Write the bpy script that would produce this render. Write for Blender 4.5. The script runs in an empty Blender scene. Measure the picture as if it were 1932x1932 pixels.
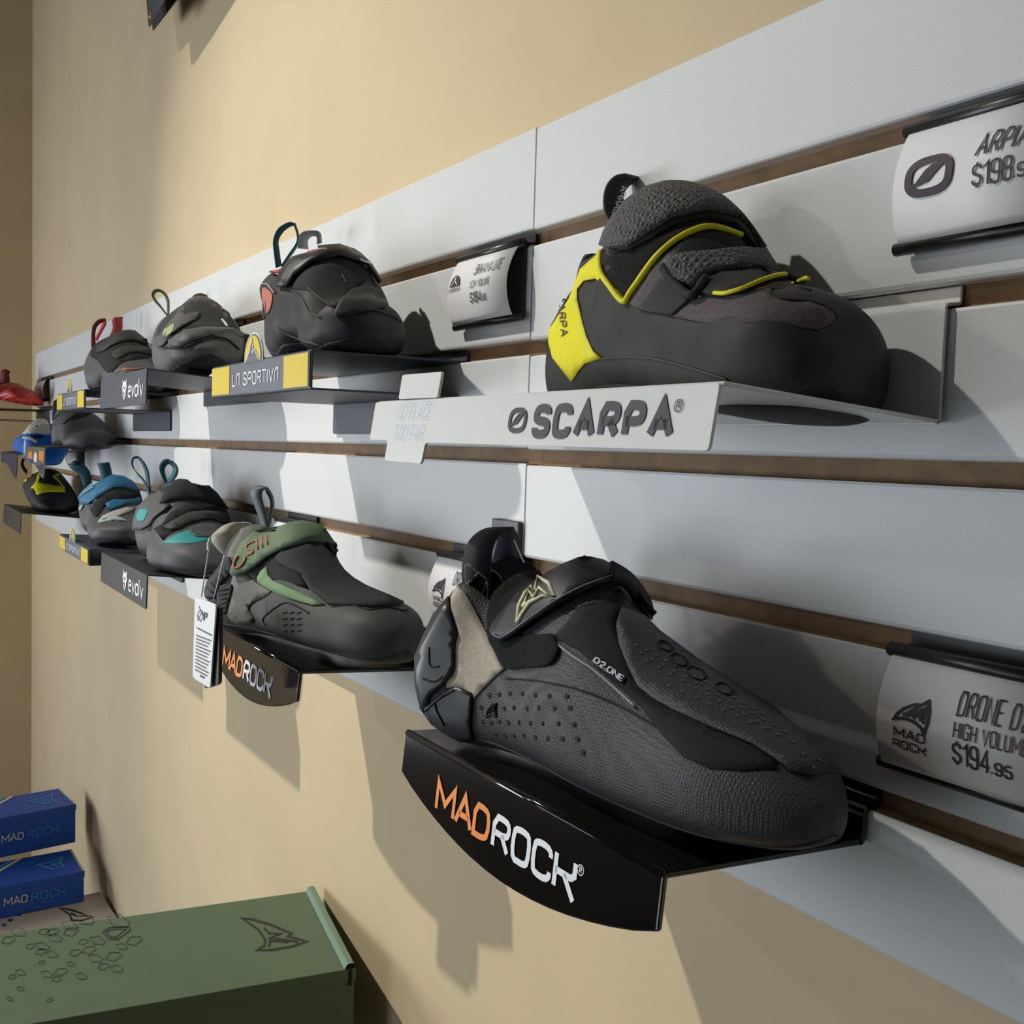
import bpy, bmesh, math, random
from mathutils import Vector, Matrix, Euler
from mathutils.bvhtree import BVHTree
from mathutils.geometry import delaunay_2d_cdt
random.seed(7)
SC = bpy.context.scene
COL = SC.collection
V = Vector

# ------------------------------------------------------------------ camera
EYE = V((0.60492, -0.39465, -0.15426))
CR, CU, CF = V((0.53398, 0.84498, 0.02959)), V((-0.06595, 0.00674, 0.9978)), V((-0.84292, 0.53475, -0.05932))
cam_d = bpy.data.cameras.new('camera'); cam_d.sensor_width = 36; cam_d.lens = 36.0
cam_d.clip_start = 0.01; cam_d.clip_end = 50
cam = bpy.data.objects.new('camera', cam_d); COL.objects.link(cam)
cam.matrix_world = Matrix(((CR.x, CU.x, -CF.x, EYE.x), (CR.y, CU.y, -CF.y, EYE.y), (CR.z, CU.z, -CF.z, EYE.z), (0, 0, 0, 1)))
SC.camera = cam

# ------------------------------------------------------------------ light and exposure
SC.view_settings.view_transform = 'Standard'
SC.view_settings.look = 'None'
SC.view_settings.gamma = 1
SC.view_settings.exposure = 0.0
SC.view_settings.use_curve_mapping = False
wd = bpy.data.worlds.new('shop_ambient'); SC.world = wd; wd.use_nodes = True
wd.node_tree.nodes['Background'].inputs[0].default_value = (1.0, 0.97, 0.92, 1)
wd.node_tree.nodes['Background'].inputs[1].default_value = 0.045

def lamp(name, kind, loc, target, energy, color, **kw):
    l = bpy.data.lights.new(name, kind); l.energy = energy; l.color = color
    for k, v in kw.items(): setattr(l, k, v)
    o = bpy.data.objects.new(name, l); COL.objects.link(o); o.location = loc
    o.rotation_euler = (V(target) - V(loc)).to_track_quat('-Z', 'Y').to_euler()
    return o
lamp('ceiling_spotlight', 'SPOT', (-1.28, -1.65, 1.70), (-.36, 0, -.42), 240, (1.0, .985, .90),
     spot_size=math.radians(44), spot_blend=1.0, shadow_soft_size=.03)
lamp('far_track_light', 'SPOT', (-1.7, -2.5, .70), (.05, 0, -.2), 22, (1.0, .86, .68), spot_size=math.radians(34), spot_blend=1.0, shadow_soft_size=.06)
lamp('shop_window_daylight', 'AREA', (-2.3, -2.0, -.35), (0, 0, -.15), 36, (.86, .93, 1.0), shape='RECTANGLE', size=1.2, size_y=1.0)
lamp('shop_front_daylight', 'AREA', (-.3, -2.4, -.6), (.1, 0, -.15), 11, (.80, .92, 1.0), shape='RECTANGLE', size=1.6, size_y=1.0)

# ------------------------------------------------------------------ helpers
def px(x, y):                                   # direction of sight through a point of the photo
    return (CR * ((x - 966) / 1932) - CU * ((y - 966) / 1932) + CF)
def on_y(p, y):
    d = px(*p); return EYE + d * ((y - EYE.y) / d.y)
def on_x(p, x):
    d = px(*p); return EYE + d * ((x - EYE.x) / d.x)
def on_z(p, z):
    d = px(*p); return EYE + d * ((z - EYE.z) / d.z)
def on_plane(p, o, n):
    d = px(*p); return EYE + d * ((V(o) - EYE).dot(n) / d.dot(n))

def tag(o, label=None, cat=None, group=None, kind=None):
    if label: o['label'] = label
    if cat: o['category'] = cat
    if group: o['group'] = group
    if kind: o['kind'] = kind
    return o
def thing(name, label, cat, loc, group=None):
    o = bpy.data.objects.new(name, None); COL.objects.link(o); o.location = loc; o.empty_display_size = 0.02
    return tag(o, label, cat, group)
def world_loc(o):
    return (world_loc(o.parent) if o.parent else V((0, 0, 0))) + (o.location if not o.parent or o.type == 'EMPTY' else V((0, 0, 0)))
def mesh(name, vs, fs, mat, parent=None, smooth=False, label=None):
    me = bpy.data.meshes.new(name); me.from_pydata([tuple(v) for v in vs], [], [list(f) for f in fs]); me.update()
    mats = mat if isinstance(mat, (list, tuple)) else [mat]
    for m in mats: me.materials.append(m)
    if smooth:
        for p in me.polygons: p.use_smooth = True
    o = bpy.data.objects.new(name, me); COL.objects.link(o)
    if parent:
        root = parent
        while root.parent: root = root.parent
        o.parent = parent
        # every vertex is given in world coordinates: undo the thing's own offset
        o.matrix_parent_inverse = Matrix.Translation(-root.location)
    if parent and parent.parent: o.matrix_parent_inverse = Matrix.Identity(4)
    if label: o['label'] = label
    return o
def bm_obj(name, bm, mat, parent=None, smooth=False, label=None):
    bmesh.ops.recalc_face_normals(bm, faces=bm.faces[:])
    bm.verts.ensure_lookup_table()
    for i, v in enumerate(bm.verts): v.index = i
    vs = [v.co.copy() for v in bm.verts]; fs = [[v.index for v in f.verts] for f in bm.faces]; bm.free()
    return mesh(name, vs, fs, mat, parent, smooth, label)
def bevel(o, w, seg=2, angle=35):
    m = o.modifiers.new('bevel', 'BEVEL'); m.width = w; m.segments = seg; m.limit_method = 'ANGLE'; m.angle_limit = math.radians(angle)
    return o
def box(name, lo, hi, mat, parent=None, bev=0, label=None):
    (a, b, c), (d, e, f) = lo, hi
    vs = [(a, b, c), (d, b, c), (d, e, c), (a, e, c), (a, b, f), (d, b, f), (d, e, f), (a, e, f)]
    fs = [(0, 3, 2, 1), (4, 5, 6, 7), (0, 1, 5, 4), (1, 2, 6, 5), (2, 3, 7, 6), (3, 0, 4, 7)]
    o = mesh(name, vs, fs, mat, parent, label=label)
    if bev: bevel(o, bev)
    return o
def sheet(name, prof, x0, x1, t, mat, parent=None, round_r=0.0, bev=0.0004, label=None):
    """a bent metal sheet: (y, z) profile run along x with thickness t, corners rounded"""
    pts = [V(p).to_2d() if len(p) == 2 else V(p) for p in prof]
    if round_r:
        out = [pts[0]]
        for i in range(1, len(pts) - 1):
            a, b, c = pts[i - 1], pts[i], pts[i + 1]
            r = min(round_r, (a - b).length * 0.45, (c - b).length * 0.45)
            p0, p1 = b + (a - b).normalized() * r, b + (c - b).normalized() * r
            for k in range(5):
                s = k / 4; out.append(p0 * (1 - s) ** 2 + b * 2 * s * (1 - s) + p1 * s * s)
        out.append(pts[-1]); pts = out
    n = len(pts); off = []
    for i in range(n):
        d = ((pts[min(i + 1, n - 1)] - pts[i]).normalized() if i < n - 1 else V((0, 0))) + ((pts[i] - pts[i - 1]).normalized() if i else V((0, 0)))
        d.normalize(); off.append(V((-d.y, d.x)) * t / 2)
    A = [p + o for p, o in zip(pts, off)]; B = [p - o for p, o in zip(pts, off)]
    ring = A + B[::-1]; m = len(ring)
    vs = [(x0, p.x, p.y) for p in ring] + [(x1, p.x, p.y) for p in ring]
    fs = []
    for i in range(m):
        j = (i + 1) % m; fs.append((i, j, m + j, m + i))
    for i in range(n - 1):
        fs.append((i, m - 1 - i, m - 2 - i, i + 1)); fs.append((m + i, m + i + 1, 2 * m - 2 - i, 2 * m - 1 - i))
    bm = bmesh.new(); bv = [bm.verts.new(v) for v in vs]
    for f in fs: bm.faces.new([bv[k] for k in f])
    o = bm_obj(name, bm, mat, parent, label=label)
    if bev: bevel(o, bev, 1, 60)
    return o
def flat(name, outline, y0, y1, mat, parent=None, bev=0, label=None, shear=0.0, zref=0.0):
    """an (x, z) outline given thickness along y; shear leans it about zref"""
    bm = bmesh.new(); a = []; b = []
    for x, z in outline:
        s = (z - zref) * shear
        a.append(bm.verts.new((x, y0 + s, z))); b.append(bm.verts.new((x, y1 + s, z)))
    bm.faces.new(a); bm.faces.new(b[::-1])
    for i in range(len(a)):
        j = (i + 1) % len(a); bm.faces.new((a[j], a[i], b[i], b[j]))
    o = bm_obj(name, bm, mat, parent, label=label)
    if bev: bevel(o, bev, 2, 50)
    return o
def rounded(outline, r, n=4):
    out = []; m = len(outline)
    for i in range(m):
        a, b, c = V(outline[i - 1]), V(outline[i]), V(outline[(i + 1) % m])
        q = min(r, (a - b).length * 0.45, (c - b).length * 0.45)
        p0, p1 = b + (a - b).normalized() * q, b + (c - b).normalized() * q
        for k in range(n + 1):
            s = k / n; out.append(tuple(p0 * (1 - s) ** 2 + b * 2 * s * (1 - s) + p1 * s * s))
    return out
def smooth_line(pts, n=8, closed=False):
    """Catmull-Rom through the points"""
    P = [V(p) for p in pts]; out = []; m = len(P)
    rng = range(m) if closed else range(m - 1)
    for i in rng:
        if closed: a, b, c, d = P[i - 1], P[i], P[(i + 1) % m], P[(i + 2) % m]
        else: a, b, c, d = P[max(i - 1, 0)], P[i], P[i + 1], P[min(i + 2, m - 1)]
        for k in range(n):
            t = k / n
            out.append(0.5 * ((2 * b) + (c - a) * t + (2 * a - 5 * b + 4 * c - d) * t * t + (3 * b - a - 3 * c + d) * t ** 3))
    if not closed: out.append(P[-1])
    return out
def tube(name, pts, r, mat, parent=None, n=8, label=None):
    P = [V(p) for p in pts]; bm = bmesh.new(); rings = []
    up = V((0.3, 0.2, 1)).normalized()
    for i, p in enumerate(P):
        d = (P[min(i + 1, len(P) - 1)] - P[max(i - 1, 0)]).normalized()
        a = d.cross(up)
        if a.length < 1e-4: a = d.cross(V((1, 0, 0)))
        a.normalize(); b = d.cross(a)
        rr = r[i] if isinstance(r, (list, tuple)) else r
        rings.append([bm.verts.new(p + (a * math.cos(k * 2 * math.pi / n) + b * math.sin(k * 2 * math.pi / n)) * rr) for k in range(n)])
    for A, B in zip(rings, rings[1:]):
        for k in range(n): bm.faces.new((A[k], A[(k + 1) % n], B[(k + 1) % n], B[k]))
    bm.faces.new(rings[0][::-1]); bm.faces.new(rings[-1])
    return bm_obj(name, bm, mat, parent, True, label)
def ribbon(name, pts, width, wdir, t, mat, parent=None, label=None, smooth_n=6):
    """a webbing strip: centre line, width and width direction (one for all or one per point), thickness t"""
    many = isinstance(wdir, list)
    P = smooth_line(pts, smooth_n) if smooth_n else [V(p) for p in pts]
    n = len(P); W = []
    for i in range(n):
        if many:
            f = i / (n - 1) * (len(wdir) - 1); k = min(int(f), len(wdir) - 2); W.append((V(wdir[k]).lerp(V(wdir[k + 1]), f - k)).normalized())
        else: W.append(V(wdir).normalized())
    bm = bmesh.new(); R = []
    for i, p in enumerate(P):
        d = (P[min(i + 1, n - 1)] - P[max(i - 1, 0)]).normalized(); nn = d.cross(W[i]).normalized()
        w = width[i * (len(width) - 1) // (n - 1)] if isinstance(width, (list, tuple)) else width
        R.append([bm.verts.new(p + W[i] * sx * w / 2 + nn * sy * t / 2) for sx, sy in ((-1, -1), (1, -1), (1, 1), (-1, 1))])
    for A, B in zip(R, R[1:]):
        for k in range(4): bm.faces.new((A[k], A[(k + 1) % 4], B[(k + 1) % 4], B[k]))
    bm.faces.new(R[0][::-1]); bm.faces.new(R[-1])
    return bm_obj(name, bm, mat, parent, False, label)

# ------------------------------------------------------------------ materials
MATS = {}
def mat(name, col, rough=0.5, metal=0.0, spec=0.5, noise=0.0, nscale=200, bump=0.0, bscale=400, coat=0.0, col2=None, sheen=0.0, kind='noise', bdist=0.001, rnd=0.45):
    if name in MATS: return MATS[name]
    m = bpy.data.materials.new(name); m.use_nodes = True; nt = m.node_tree; b = nt.nodes['Principled BSDF']
    b.inputs['Base Color'].default_value = (*col, 1); b.inputs['Roughness'].default_value = rough; b.inputs['Metallic'].default_value = metal
    b.inputs['Specular IOR Level'].default_value = spec; b.inputs['Coat Weight'].default_value = coat; b.inputs['Coat Roughness'].default_value = 0.06
    b.inputs['Sheen Weight'].default_value = sheen
    tc = nt.nodes.new('ShaderNodeTexCoord')
    if noise or col2:
        t = nt.nodes.new('ShaderNodeTexNoise'); t.inputs['Scale'].default_value = nscale; t.inputs['Detail'].default_value = 4
        nt.links.new(tc.outputs['Object'], t.inputs['Vector'])
        r = nt.nodes.new('ShaderNodeMix'); r.data_type = 'RGBA'
        c2 = col2 or tuple(c * (1 - noise) for c in col)
        r.inputs[6].default_value = (*col, 1); r.inputs[7].default_value = (*c2, 1)
        mr = nt.nodes.new('ShaderNodeMapRange'); mr.inputs[1].default_value = 0.38; mr.inputs[2].default_value = 0.62
        nt.links.new(t.outputs['Fac'], mr.inputs[0]); nt.links.new(mr.outputs[0], r.inputs[0]); nt.links.new(r.outputs[2], b.inputs['Base Color'])
    if bump:
        if kind == 'noise':
            t2 = nt.nodes.new('ShaderNodeTexNoise'); t2.inputs['Detail'].default_value = 3; out = t2.outputs['Fac']
        elif kind == 'voronoi':
            t2 = nt.nodes.new('ShaderNodeTexVoronoi'); t2.feature = 'DISTANCE_TO_EDGE'; t2.inputs['Randomness'].default_value = rnd; out = t2.outputs['Distance']
        else:
            t2 = nt.nodes.new('ShaderNodeTexWave'); t2.bands_direction = 'DIAGONAL'; t2.inputs['Distortion'].default_value = 0.4; out = t2.outputs['Fac']
        t2.inputs['Scale'].default_value = bscale
        nt.links.new(tc.outputs['Object'], t2.inputs['Vector'])
        bp = nt.nodes.new('ShaderNodeBump'); bp.inputs['Strength'].default_value = bump; bp.inputs['Distance'].default_value = bdist
        nt.links.new(out, bp.inputs['Height']); nt.links.new(bp.outputs[0], b.inputs['Normal'])
    MATS[name] = m; return m
M_wall = mat('cream_wall_paint', (0.64, 0.505, 0.315), 0.75, noise=0.05, nscale=6, bump=0.12, bscale=220)
M_panel = mat('white_melamine', (0.74, 0.74, 0.74), 0.42, spec=0.4, noise=0.05, nscale=900, bump=0.05, bscale=1500)
M_mdf = mat('brown_fibreboard', (0.27, 0.16, 0.075), 0.7, noise=0.25, nscale=60, bump=0.1, bscale=700)
M_mdf_l = mat('pale_cut_edge', (0.52, 0.38, 0.22), 0.7)
M_floor = mat('grey_floor', (0.20, 0.18, 0.15), 0.6, noise=0.2, nscale=8)
M_blackrail = mat('black_sign_plastic', (0.012, 0.012, 0.013), 0.35)
M_card = mat('white_card', (0.78, 0.76, 0.76), 0.5)
M_ink = mat('dark_plum_ink', (0.045, 0.025, 0.04), 0.6)
M_inkb = mat('charcoal_ink', (0.055, 0.05, 0.06), 0.55)
M_whitemetal = mat('white_powder_coat', (0.80, 0.80, 0.80), 0.22, spec=0.5, bump=0.05, bscale=120)
M_acryl = mat('gloss_black_acrylic', (0.004, 0.004, 0.005), 0.09, spec=0.6, noise=0.0, coat=0.3)
M_dusty = mat('dusty_black_acrylic', (0.006, 0.006, 0.006), 0.2, spec=0.5, col2=(0.012, 0.012, 0.011), nscale=900)
M_navymetal = mat('slate_blue_powder_coat', (0.055, 0.062, 0.085), 0.42, spec=0.4)
M_lsgrey = mat('blue_grey_print', (0.105, 0.115, 0.15), 0.45)
M_yellow = mat('yellow_print', (0.72, 0.53, 0.01), 0.45)
M_white = mat('white_print', (0.80, 0.81, 0.84), 0.5)
M_orange = mat('orange_print', (0.85, 0.24, 0.005), 0.5)
M_bluepen = mat('pale_blue_pen', (0.36, 0.52, 0.78), 0.6)

# ------------------------------------------------------------------ stroke lettering
G = {  # each glyph: width, polylines on a grid 0..w by 0..1
 'A': (.8, [[(0, 0), (.4, 1), (.8, 0)], [(.14, .33), (.66, .33)]]), 'B': (.7, [[(0, 0), (0, 1), (.55, 1), (.68, .88), (.68, .64), (.55, .53), (0, .53)], [(.55, .53), (.7, .42), (.7, .12), (.55, 0), (0, 0)]]),
 'C': (.7, [[(.7, .72), (.7, .86), (.56, 1), (.14, 1), (0, .86), (0, .14), (.14, 0), (.56, 0), (.7, .14), (.7, .28)]]),
 'D': (.7, [[(0, 0), (0, 1), (.5, 1), (.7, .82), (.7, .18), (.5, 0), (0, 0)]]), 'E': (.6, [[(.6, 1), (0, 1), (0, 0), (.6, 0)], [(0, .51), (.5, .51)]]),
 'F': (.6, [[(.6, 1), (0, 1), (0, 0)], [(0, .5), (.5, .5)]]), 'G': (.7, [[(.7, .75), (.7, .86), (.56, 1), (.14, 1), (0, .86), (0, .14), (.14, 0), (.56, 0), (.7, .14), (.7, .48), (.4, .48)]]),
 'H': (.7, [[(0, 0), (0, 1)], [(.7, 0), (.7, 1)], [(0, .5), (.7, .5)]]), 'I': (0.0, [[(0, 0), (0, 1)]]), 'K': (.7, [[(0, 0), (0, 1)], [(.7, 1), (.06, .46)], [(.22, .58), (.7, 0)]]),
 'L': (.58, [[(0, 1), (0, 0), (.58, 0)]]), 'M': (.95, [[(0, 0), (0, 1), (.475, .3), (.95, 1), (.95, 0)]]), 'N': (.7, [[(0, 0), (0, 1), (.7, 0), (.7, 1)]]),
 'O': (.7, [[(.14, 0), (0, .14), (0, .86), (.14, 1), (.56, 1), (.7, .86), (.7, .14), (.56, 0), (.14, 0)]]), 'P': (.68, [[(0, 0), (0, 1), (.54, 1), (.68, .86), (.68, .58), (.54, .45), (0, .45)]]),
 'R': (.7, [[(0, 0), (0, 1), (.55, 1), (.69, .87), (.69, .6), (.55, .47), (0, .47)], [(.38, .47), (.7, 0)]]),
 'S': (.7, [[(.68, .76), (.68, .86), (.54, 1), (.14, 1), (0, .86), (0, .64), (.14, .53), (.56, .47), (.7, .36), (.7, .14), (.56, 0), (.14, 0), (0, .14), (0, .25)]]),
 'T': (.7, [[(0, 1), (.7, 1)], [(.35, 1), (.35, 0)]]), 'U': (.7, [[(0, 1), (0, .14), (.14, 0), (.56, 0), (.7, .14), (.7, 1)]]), 'V': (.75, [[(0, 1), (.375, 0), (.75, 1)]]),
 'W': (1.05, [[(0, 1), (.24, 0), (.525, .85), (.81, 0), (1.05, 1)]]), 'X': (.7, [[(0, 0), (.7, 1)], [(0, 1), (.7, 0)]]),
 '1': (.3, [[(0, .78), (.3, 1), (.3, 0)]]), '2': (.65, [[(0, .74), (0, .86), (.14, 1), (.5, 1), (.65, .86), (.65, .64), (0, 0), (.65, 0)]]), '4': (.7, [[(.5, 0), (.5, 1), (0, .26), (.7, .26)]]),
 '5': (.65, [[(.62, 1), (.03, 1), (0, .56), (.5, .58), (.65, .44), (.65, .14), (.5, 0), (.14, 0), (0, .14), (0, .24)]]),
 '8': (.65, [[(.14, .53), (.02, .64), (.02, .87), (.14, 1), (.5, 1), (.63, .87), (.63, .64), (.5, .53), (.14, .53), (0, .4), (0, .14), (.14, 0), (.5, 0), (.65, .14), (.65, .4), (.5, .53)]]),
 '9': (.65, [[(0, .2), (0, .14), (.14, 0), (.5, 0), (.65, .14), (.65, .86), (.5, 1), (.14, 1), (0, .86), (0, .57), (.14, .44), (.65, .44)]]),
 '$': (.65, [[(.65, .74), (.65, .8), (.5, .92), (.14, .92), (0, .8), (0, .64), (.14, .54), (.5, .46), (.65, .36), (.65, .2), (.5, .08), (.14, .08), (0, .2), (0, .28)], [(.325, 1.06), (.325, .92)], [(.325, .08), (.325, -.06)]]),
 '.': (.02, [[(0, 0), (0, .12)]]), ' ': (.35, []), '-': (.4, [[(0, .5), (.4, .5)]]),
 '@': (.9, [[(.45 + .45 * math.cos(a * math.pi / 8), .5 + .5 * math.sin(a * math.pi / 8)) for a in range(17)], [(.3, .25), (.3, .78), (.55, .78), (.6, .7), (.6, .58), (.55, .5), (.3, .5)], [(.45, .5), (.62, .25)]]),
 # lower-case wordmark letters
 'e': (.6, [[(0, .34), (.6, .34), (.6, .5), (.48, .62), (.12, .62), (0, .5), (0, .12), (.12, 0), (.55, 0)]]), 'v': (.6, [[(0, .62), (.3, 0), (.6, .62)]]),
 'o': (.6, [[(.12, 0), (0, .12), (0, .5), (.12, .62), (.48, .62), (.6, .5), (.6, .12), (.48, 0), (.12, 0)]]), 'l': (0.05, [[(0, 1), (0, .1), (.05, 0)]]),
 # angular wordmark letters
 'k': (.75, [[(0, 0), (0, 1)], [(.75, 1.0), (.75, .62), (.62, .5), (0, .5)], [(.34, .5), (.78, -.12)]]),
 'a': (.75, [[(0, 0), (.33, 1), (.75, 1.0), (.75, 0)]]), 'n': (.62, [[(0, 0), (0, .72), (.28, 1), (.62, 1), (.62, 0)]])}
def strokes_faces(lines, w):
    vs, fs = [], []
    for L in lines:
        P = [V(p) for p in L]; closed = (P[0] - P[-1]).length < 1e-6 and len(P) > 2
        if closed: P = P[:-1]
        n = len(P); A = []; B = []
        for i in range(n):
            a = P[i - 1] if (i or closed) else None; c = P[(i + 1) % n] if (i < n - 1 or closed) else None
            d1 = (P[i] - a).normalized() if a is not None else None; d2 = (c - P[i]).normalized() if c is not None else None
            if d1 is None: d1 = d2
            if d2 is None: d2 = d1
            n1, n2 = V((-d1.y, d1.x)), V((-d2.y, d2.x)); m = (n1 + n2)
            if m.length < 0.3: m = n1
            m.normalize(); s = w / 2 / max(0.42, m.dot(n1))
            A.append(P[i] + m * s); B.append(P[i] - m * s)
        k = len(vs); vs += A + B
        for i in range(n if closed else n - 1):
            j = (i + 1) % n; fs.append((k + i, k + n + i, k + n + j, k + j))
    return vs, fs
def soften(L, w):
    """round the corners of a letter stroke once"""
    P = [V(p) for p in L]; closed = (P[0] - P[-1]).length < 1e-6
    if len(P) < 5: return L
    out = [P[0]]
    for a, b, c in zip(P, P[1:], P[2:]):
        out += [b.lerp(a, .28), b.lerp(c, .28)]
    return [tuple(p) for p in out + [P[-1]]]
def lettering(name, text, width, height, stroke, place, mt, parent, gap=.22, slant=0.0, label=None, sub=0, round_=True, hbold=.27):
    """writes text into width x height; place(a, b) puts a point of that box onto the surface"""
    adv = 0; lines = []
    for ch in text:
        w, g = G[ch]
        for L in g: lines.append([(adv + x, y) for x, y in (soften(L, 0) if round_ and ch in 'SCDGOPRBUJ235689e$' else L)])
        adv += w + gap + (stroke if w < .1 and ch != ' ' else 0) * .3
    adv -= gap
    sx = width / max(adv, 1e-6)
    L2 = [[((x + slant * y * height / sx) * sx, y * height) for x, y in L] for L in lines]
    vs, fs = strokes_faces(L2, min(stroke * height, hbold * .7 * sx))
    return mesh(name, [place(v.x, v.y) for v in vs], fs, mt, parent, label=label)
def shape(name, polys, place, mt, parent, label=None):
    """filled outlines (list of point lists), optional holes are avoided by drawing them as strokes"""
    vs, fs = [], []
    for P in polys:
        k = len(vs); res = delaunay_2d_cdt([V(p) for p in P], [], [list(range(len(P)))], 1, 1e-7)
        vs += [V(v) for v in res[0]]; fs += [[k + i for i in f] for f in res[2]]
    return mesh(name, [place(v.x, v.y) for v in vs], fs, mt, parent, label=label)
def strokes(name, lines, w, place, mt, parent, label=None):
    vs, fs = strokes_faces(lines, w)
    return mesh(name, [place(v.x, v.y) for v in vs], fs, mt, parent, label=label)

# ------------------------------------------------------------------ the setting
def struct(o): o['kind'] = 'structure'; return o
WALL_Y = 0.019
struct(mesh('wall_back', [(-2.66, WALL_Y, -1.6), (1.6, WALL_Y, -1.6), (1.6, WALL_Y, 2.2), (-2.66, WALL_Y, 2.2), (-2.66, .12, -1.6), (1.6, .12, -1.6), (1.6, .12, 2.2), (-2.66, .12, 2.2)],
     [(0, 1, 2, 3), (4, 7, 6, 5), (0, 4, 5, 1), (3, 2, 6, 7), (0, 3, 7, 4), (1, 5, 6, 2)], M_wall))
struct(box('wall_left', (-2.78, -3.2, -1.6), (-2.66, .12, 2.2), M_wall))
struct(box('floor', (-2.78, -3.2, -1.7), (1.6, .12, -1.6), M_floor))

# slatted display boards
GR = 0.0762; SLOT = 0.0102; TOP = 0.0694; BOT = -0.3800
def slatboard(x0, x1, dz, label, back0, back1):
    t = thing('slatwall_board', label, 'slatwall', (x0, 0, BOT), 'slatwall boards')
    b = box('backing', (back0, .0095, BOT + dz), (back1, WALL_Y - .0002, TOP + dz), M_mdf, t)
    z_hi = TOP + dz
    for k in range(6):
        lo = (-k * GR + dz) if k < 5 else BOT + dz
        prof = [(.0094, z_hi - .0022), (.0016, z_hi - .0016), (.0006, z_hi - .0008), (0, z_hi - .0022), (0, lo + .0022), (.0006, lo + .0007), (.0016, lo), (.0094, lo)]
        if k == 0: prof[0] = (.0094, z_hi); prof[1] = (.0012, z_hi); prof[2] = (.0004, z_hi - .0004); prof[3] = (0, z_hi - .0012)
        n = len(prof)
        e = .0009
        vs = [(x0 + e, y, z) for y, z in prof] + [(x1 - e, y, z) for y, z in prof]
        fs = [(i, n + i, n + (i + 1) % n, (i + 1) % n) for i in range(n)] + [tuple(range(n)), tuple(range(2 * n - 1, n - 1, -1))]
        bm = bmesh.new(); bv = [bm.verts.new(v) for v in vs]
        for f in fs: bm.faces.new([bv[q] for q in f])
        bm_obj('slat', bm, M_panel, t)
        # raw edge of the board along the upper lip of each slat
        if k: box('slat_edge', (x0 + e, .0012, z_hi - .0019), (x1 - e, .0093, z_hi - .0009), M_mdf_l, t)
        z_hi = lo - SLOT
    return t
slatboard(-2.438, 0.0, .0006, 'long white slatwall board on the left of the vertical seam', -2.438, .0058)
slatboard(0.0, 1.45, -.0004, 'white slatwall board on the right of the vertical seam, behind the white shelf', .0062, 1.45)

# ------------------------------------------------------------------ shelves
def slot_z(k): return -(k - 1) * GR - SLOT          # floor of groove k
def lip_place(x0, z0, y, lean=0.0, zt=0.0, s=1):
    """flat writing on a shelf's front lip, facing the shop (-y)"""
    return lambda a, b: V((x0 + a, y - .0004 + (z0 + b - zt) * lean, z0 + b))
# white shelf
t = thing('shoe_shelf', 'white metal shelf with cross shaped end and black wordmark', 'shelf', (.03, -.004, -.14), 'display shelves')
prof = [(.0072, -.0772), (.0072, -.0848), (-.0028, -.0862), (-.0032, -.1365), (-.1316, -.1278), (-.1352, -.1515)]
sheet('bracket', prof[:4] + [(-.006, -.1368)], .033, .3295, .0016, M_whitemetal, t, .0016)
sheet('shelf_plate', [(-.0032, -.1362), (-.1300, -.1274)], .033, .3295, .0018, M_whitemetal, t)
LIPLEAN = .0037 / .0240
lip = flat('front_lip', rounded([(.0335, -.1272), (.3295, -.1272), (.3290, -.1522), (.1070, -.1512), (.1060, -.1628), (.0588, -.1622), (.0590, -.1502), (.0335, -.1502)], .0022), -.1324, -.1308, M_whitemetal, t, .0004, shear=LIPLEAN, zref=-.1275)
slog = flat('slogan_plate', rounded([(.0650, -.1262), (.0650, -.1120), (.1135, -.1125), (.1130, -.1265)], .0018), -.1327, -.1309, M_whitemetal, t, .0003, shear=LIPLEAN, zref=-.1275)
pl = lip_place(.2130, -.1462, -.1325, LIPLEAN, -.1275)
lettering('wordmark', 'SCARPA', .0935, .0118, .34, pl, M_inkb, lip, gap=.42, hbold=.5)
pl = lip_place(.3070, -.1375, -.1325, LIPLEAN, -.1275); lettering('registered_mark', '@', .0046, .0046, .1, pl, M_inkb, lip)
def scarpa_logo(name, x, z, w, h, place, mt, parent):
    ring = [(w / 2 + (w / 2 - .08 * w) * math.copysign(abs(math.cos(a)) ** .72, math.cos(a)), h / 2 + (h / 2 - .08 * w) * math.copysign(abs(math.sin(a)) ** .72, math.sin(a))) for a in [k * math.pi / 16 for k in range(32)]]
    ring.append(ring[0])
    strokes(name, [ring], .15 * w, place, mt, parent)
    shape(name, [[(.10 * w, .27 * h), (.30 * w, .30 * h), (.52 * w, .62 * h), (.60 * w, .68 * h), (.90 * w, .74 * h), (.90 * w, .80 * h), (.55 * w, .77 * h), (.42 * w, .66 * h), (.24 * w, .38 * h), (.10 * w, .34 * h)][::1],
                  [(.25 * w, .29 * h), (.50 * w, .36 * h), (.70 * w, .62 * h), (.78 * w, .71 * h), (.56 * w, .72 * h), (.42 * w, .62 * h)]], place, mt, parent)
pl = lip_place(.1895, -.1458, -.1325, LIPLEAN, -.1275); scarpa_logo('emblem', 0, 0, .0158, .0122, pl, M_inkb, lip)
# handwritten slogan in thin slanted strokes
pl = lip_place(.0665, -.1372, -.1334, LIPLEAN, -.1275); lettering('slogan', 'NO PLACE', .040, .0085, .035, pl, M_bluepen, lip, gap=.2, slant=.22)
pl = lip_place(.0655, -.1497, -.1330, LIPLEAN, -.1275); lettering('slogan', 'TOO FAR.', .038, .0085, .035, pl, M_bluepen, lip, gap=.2, slant=.22)

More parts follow.
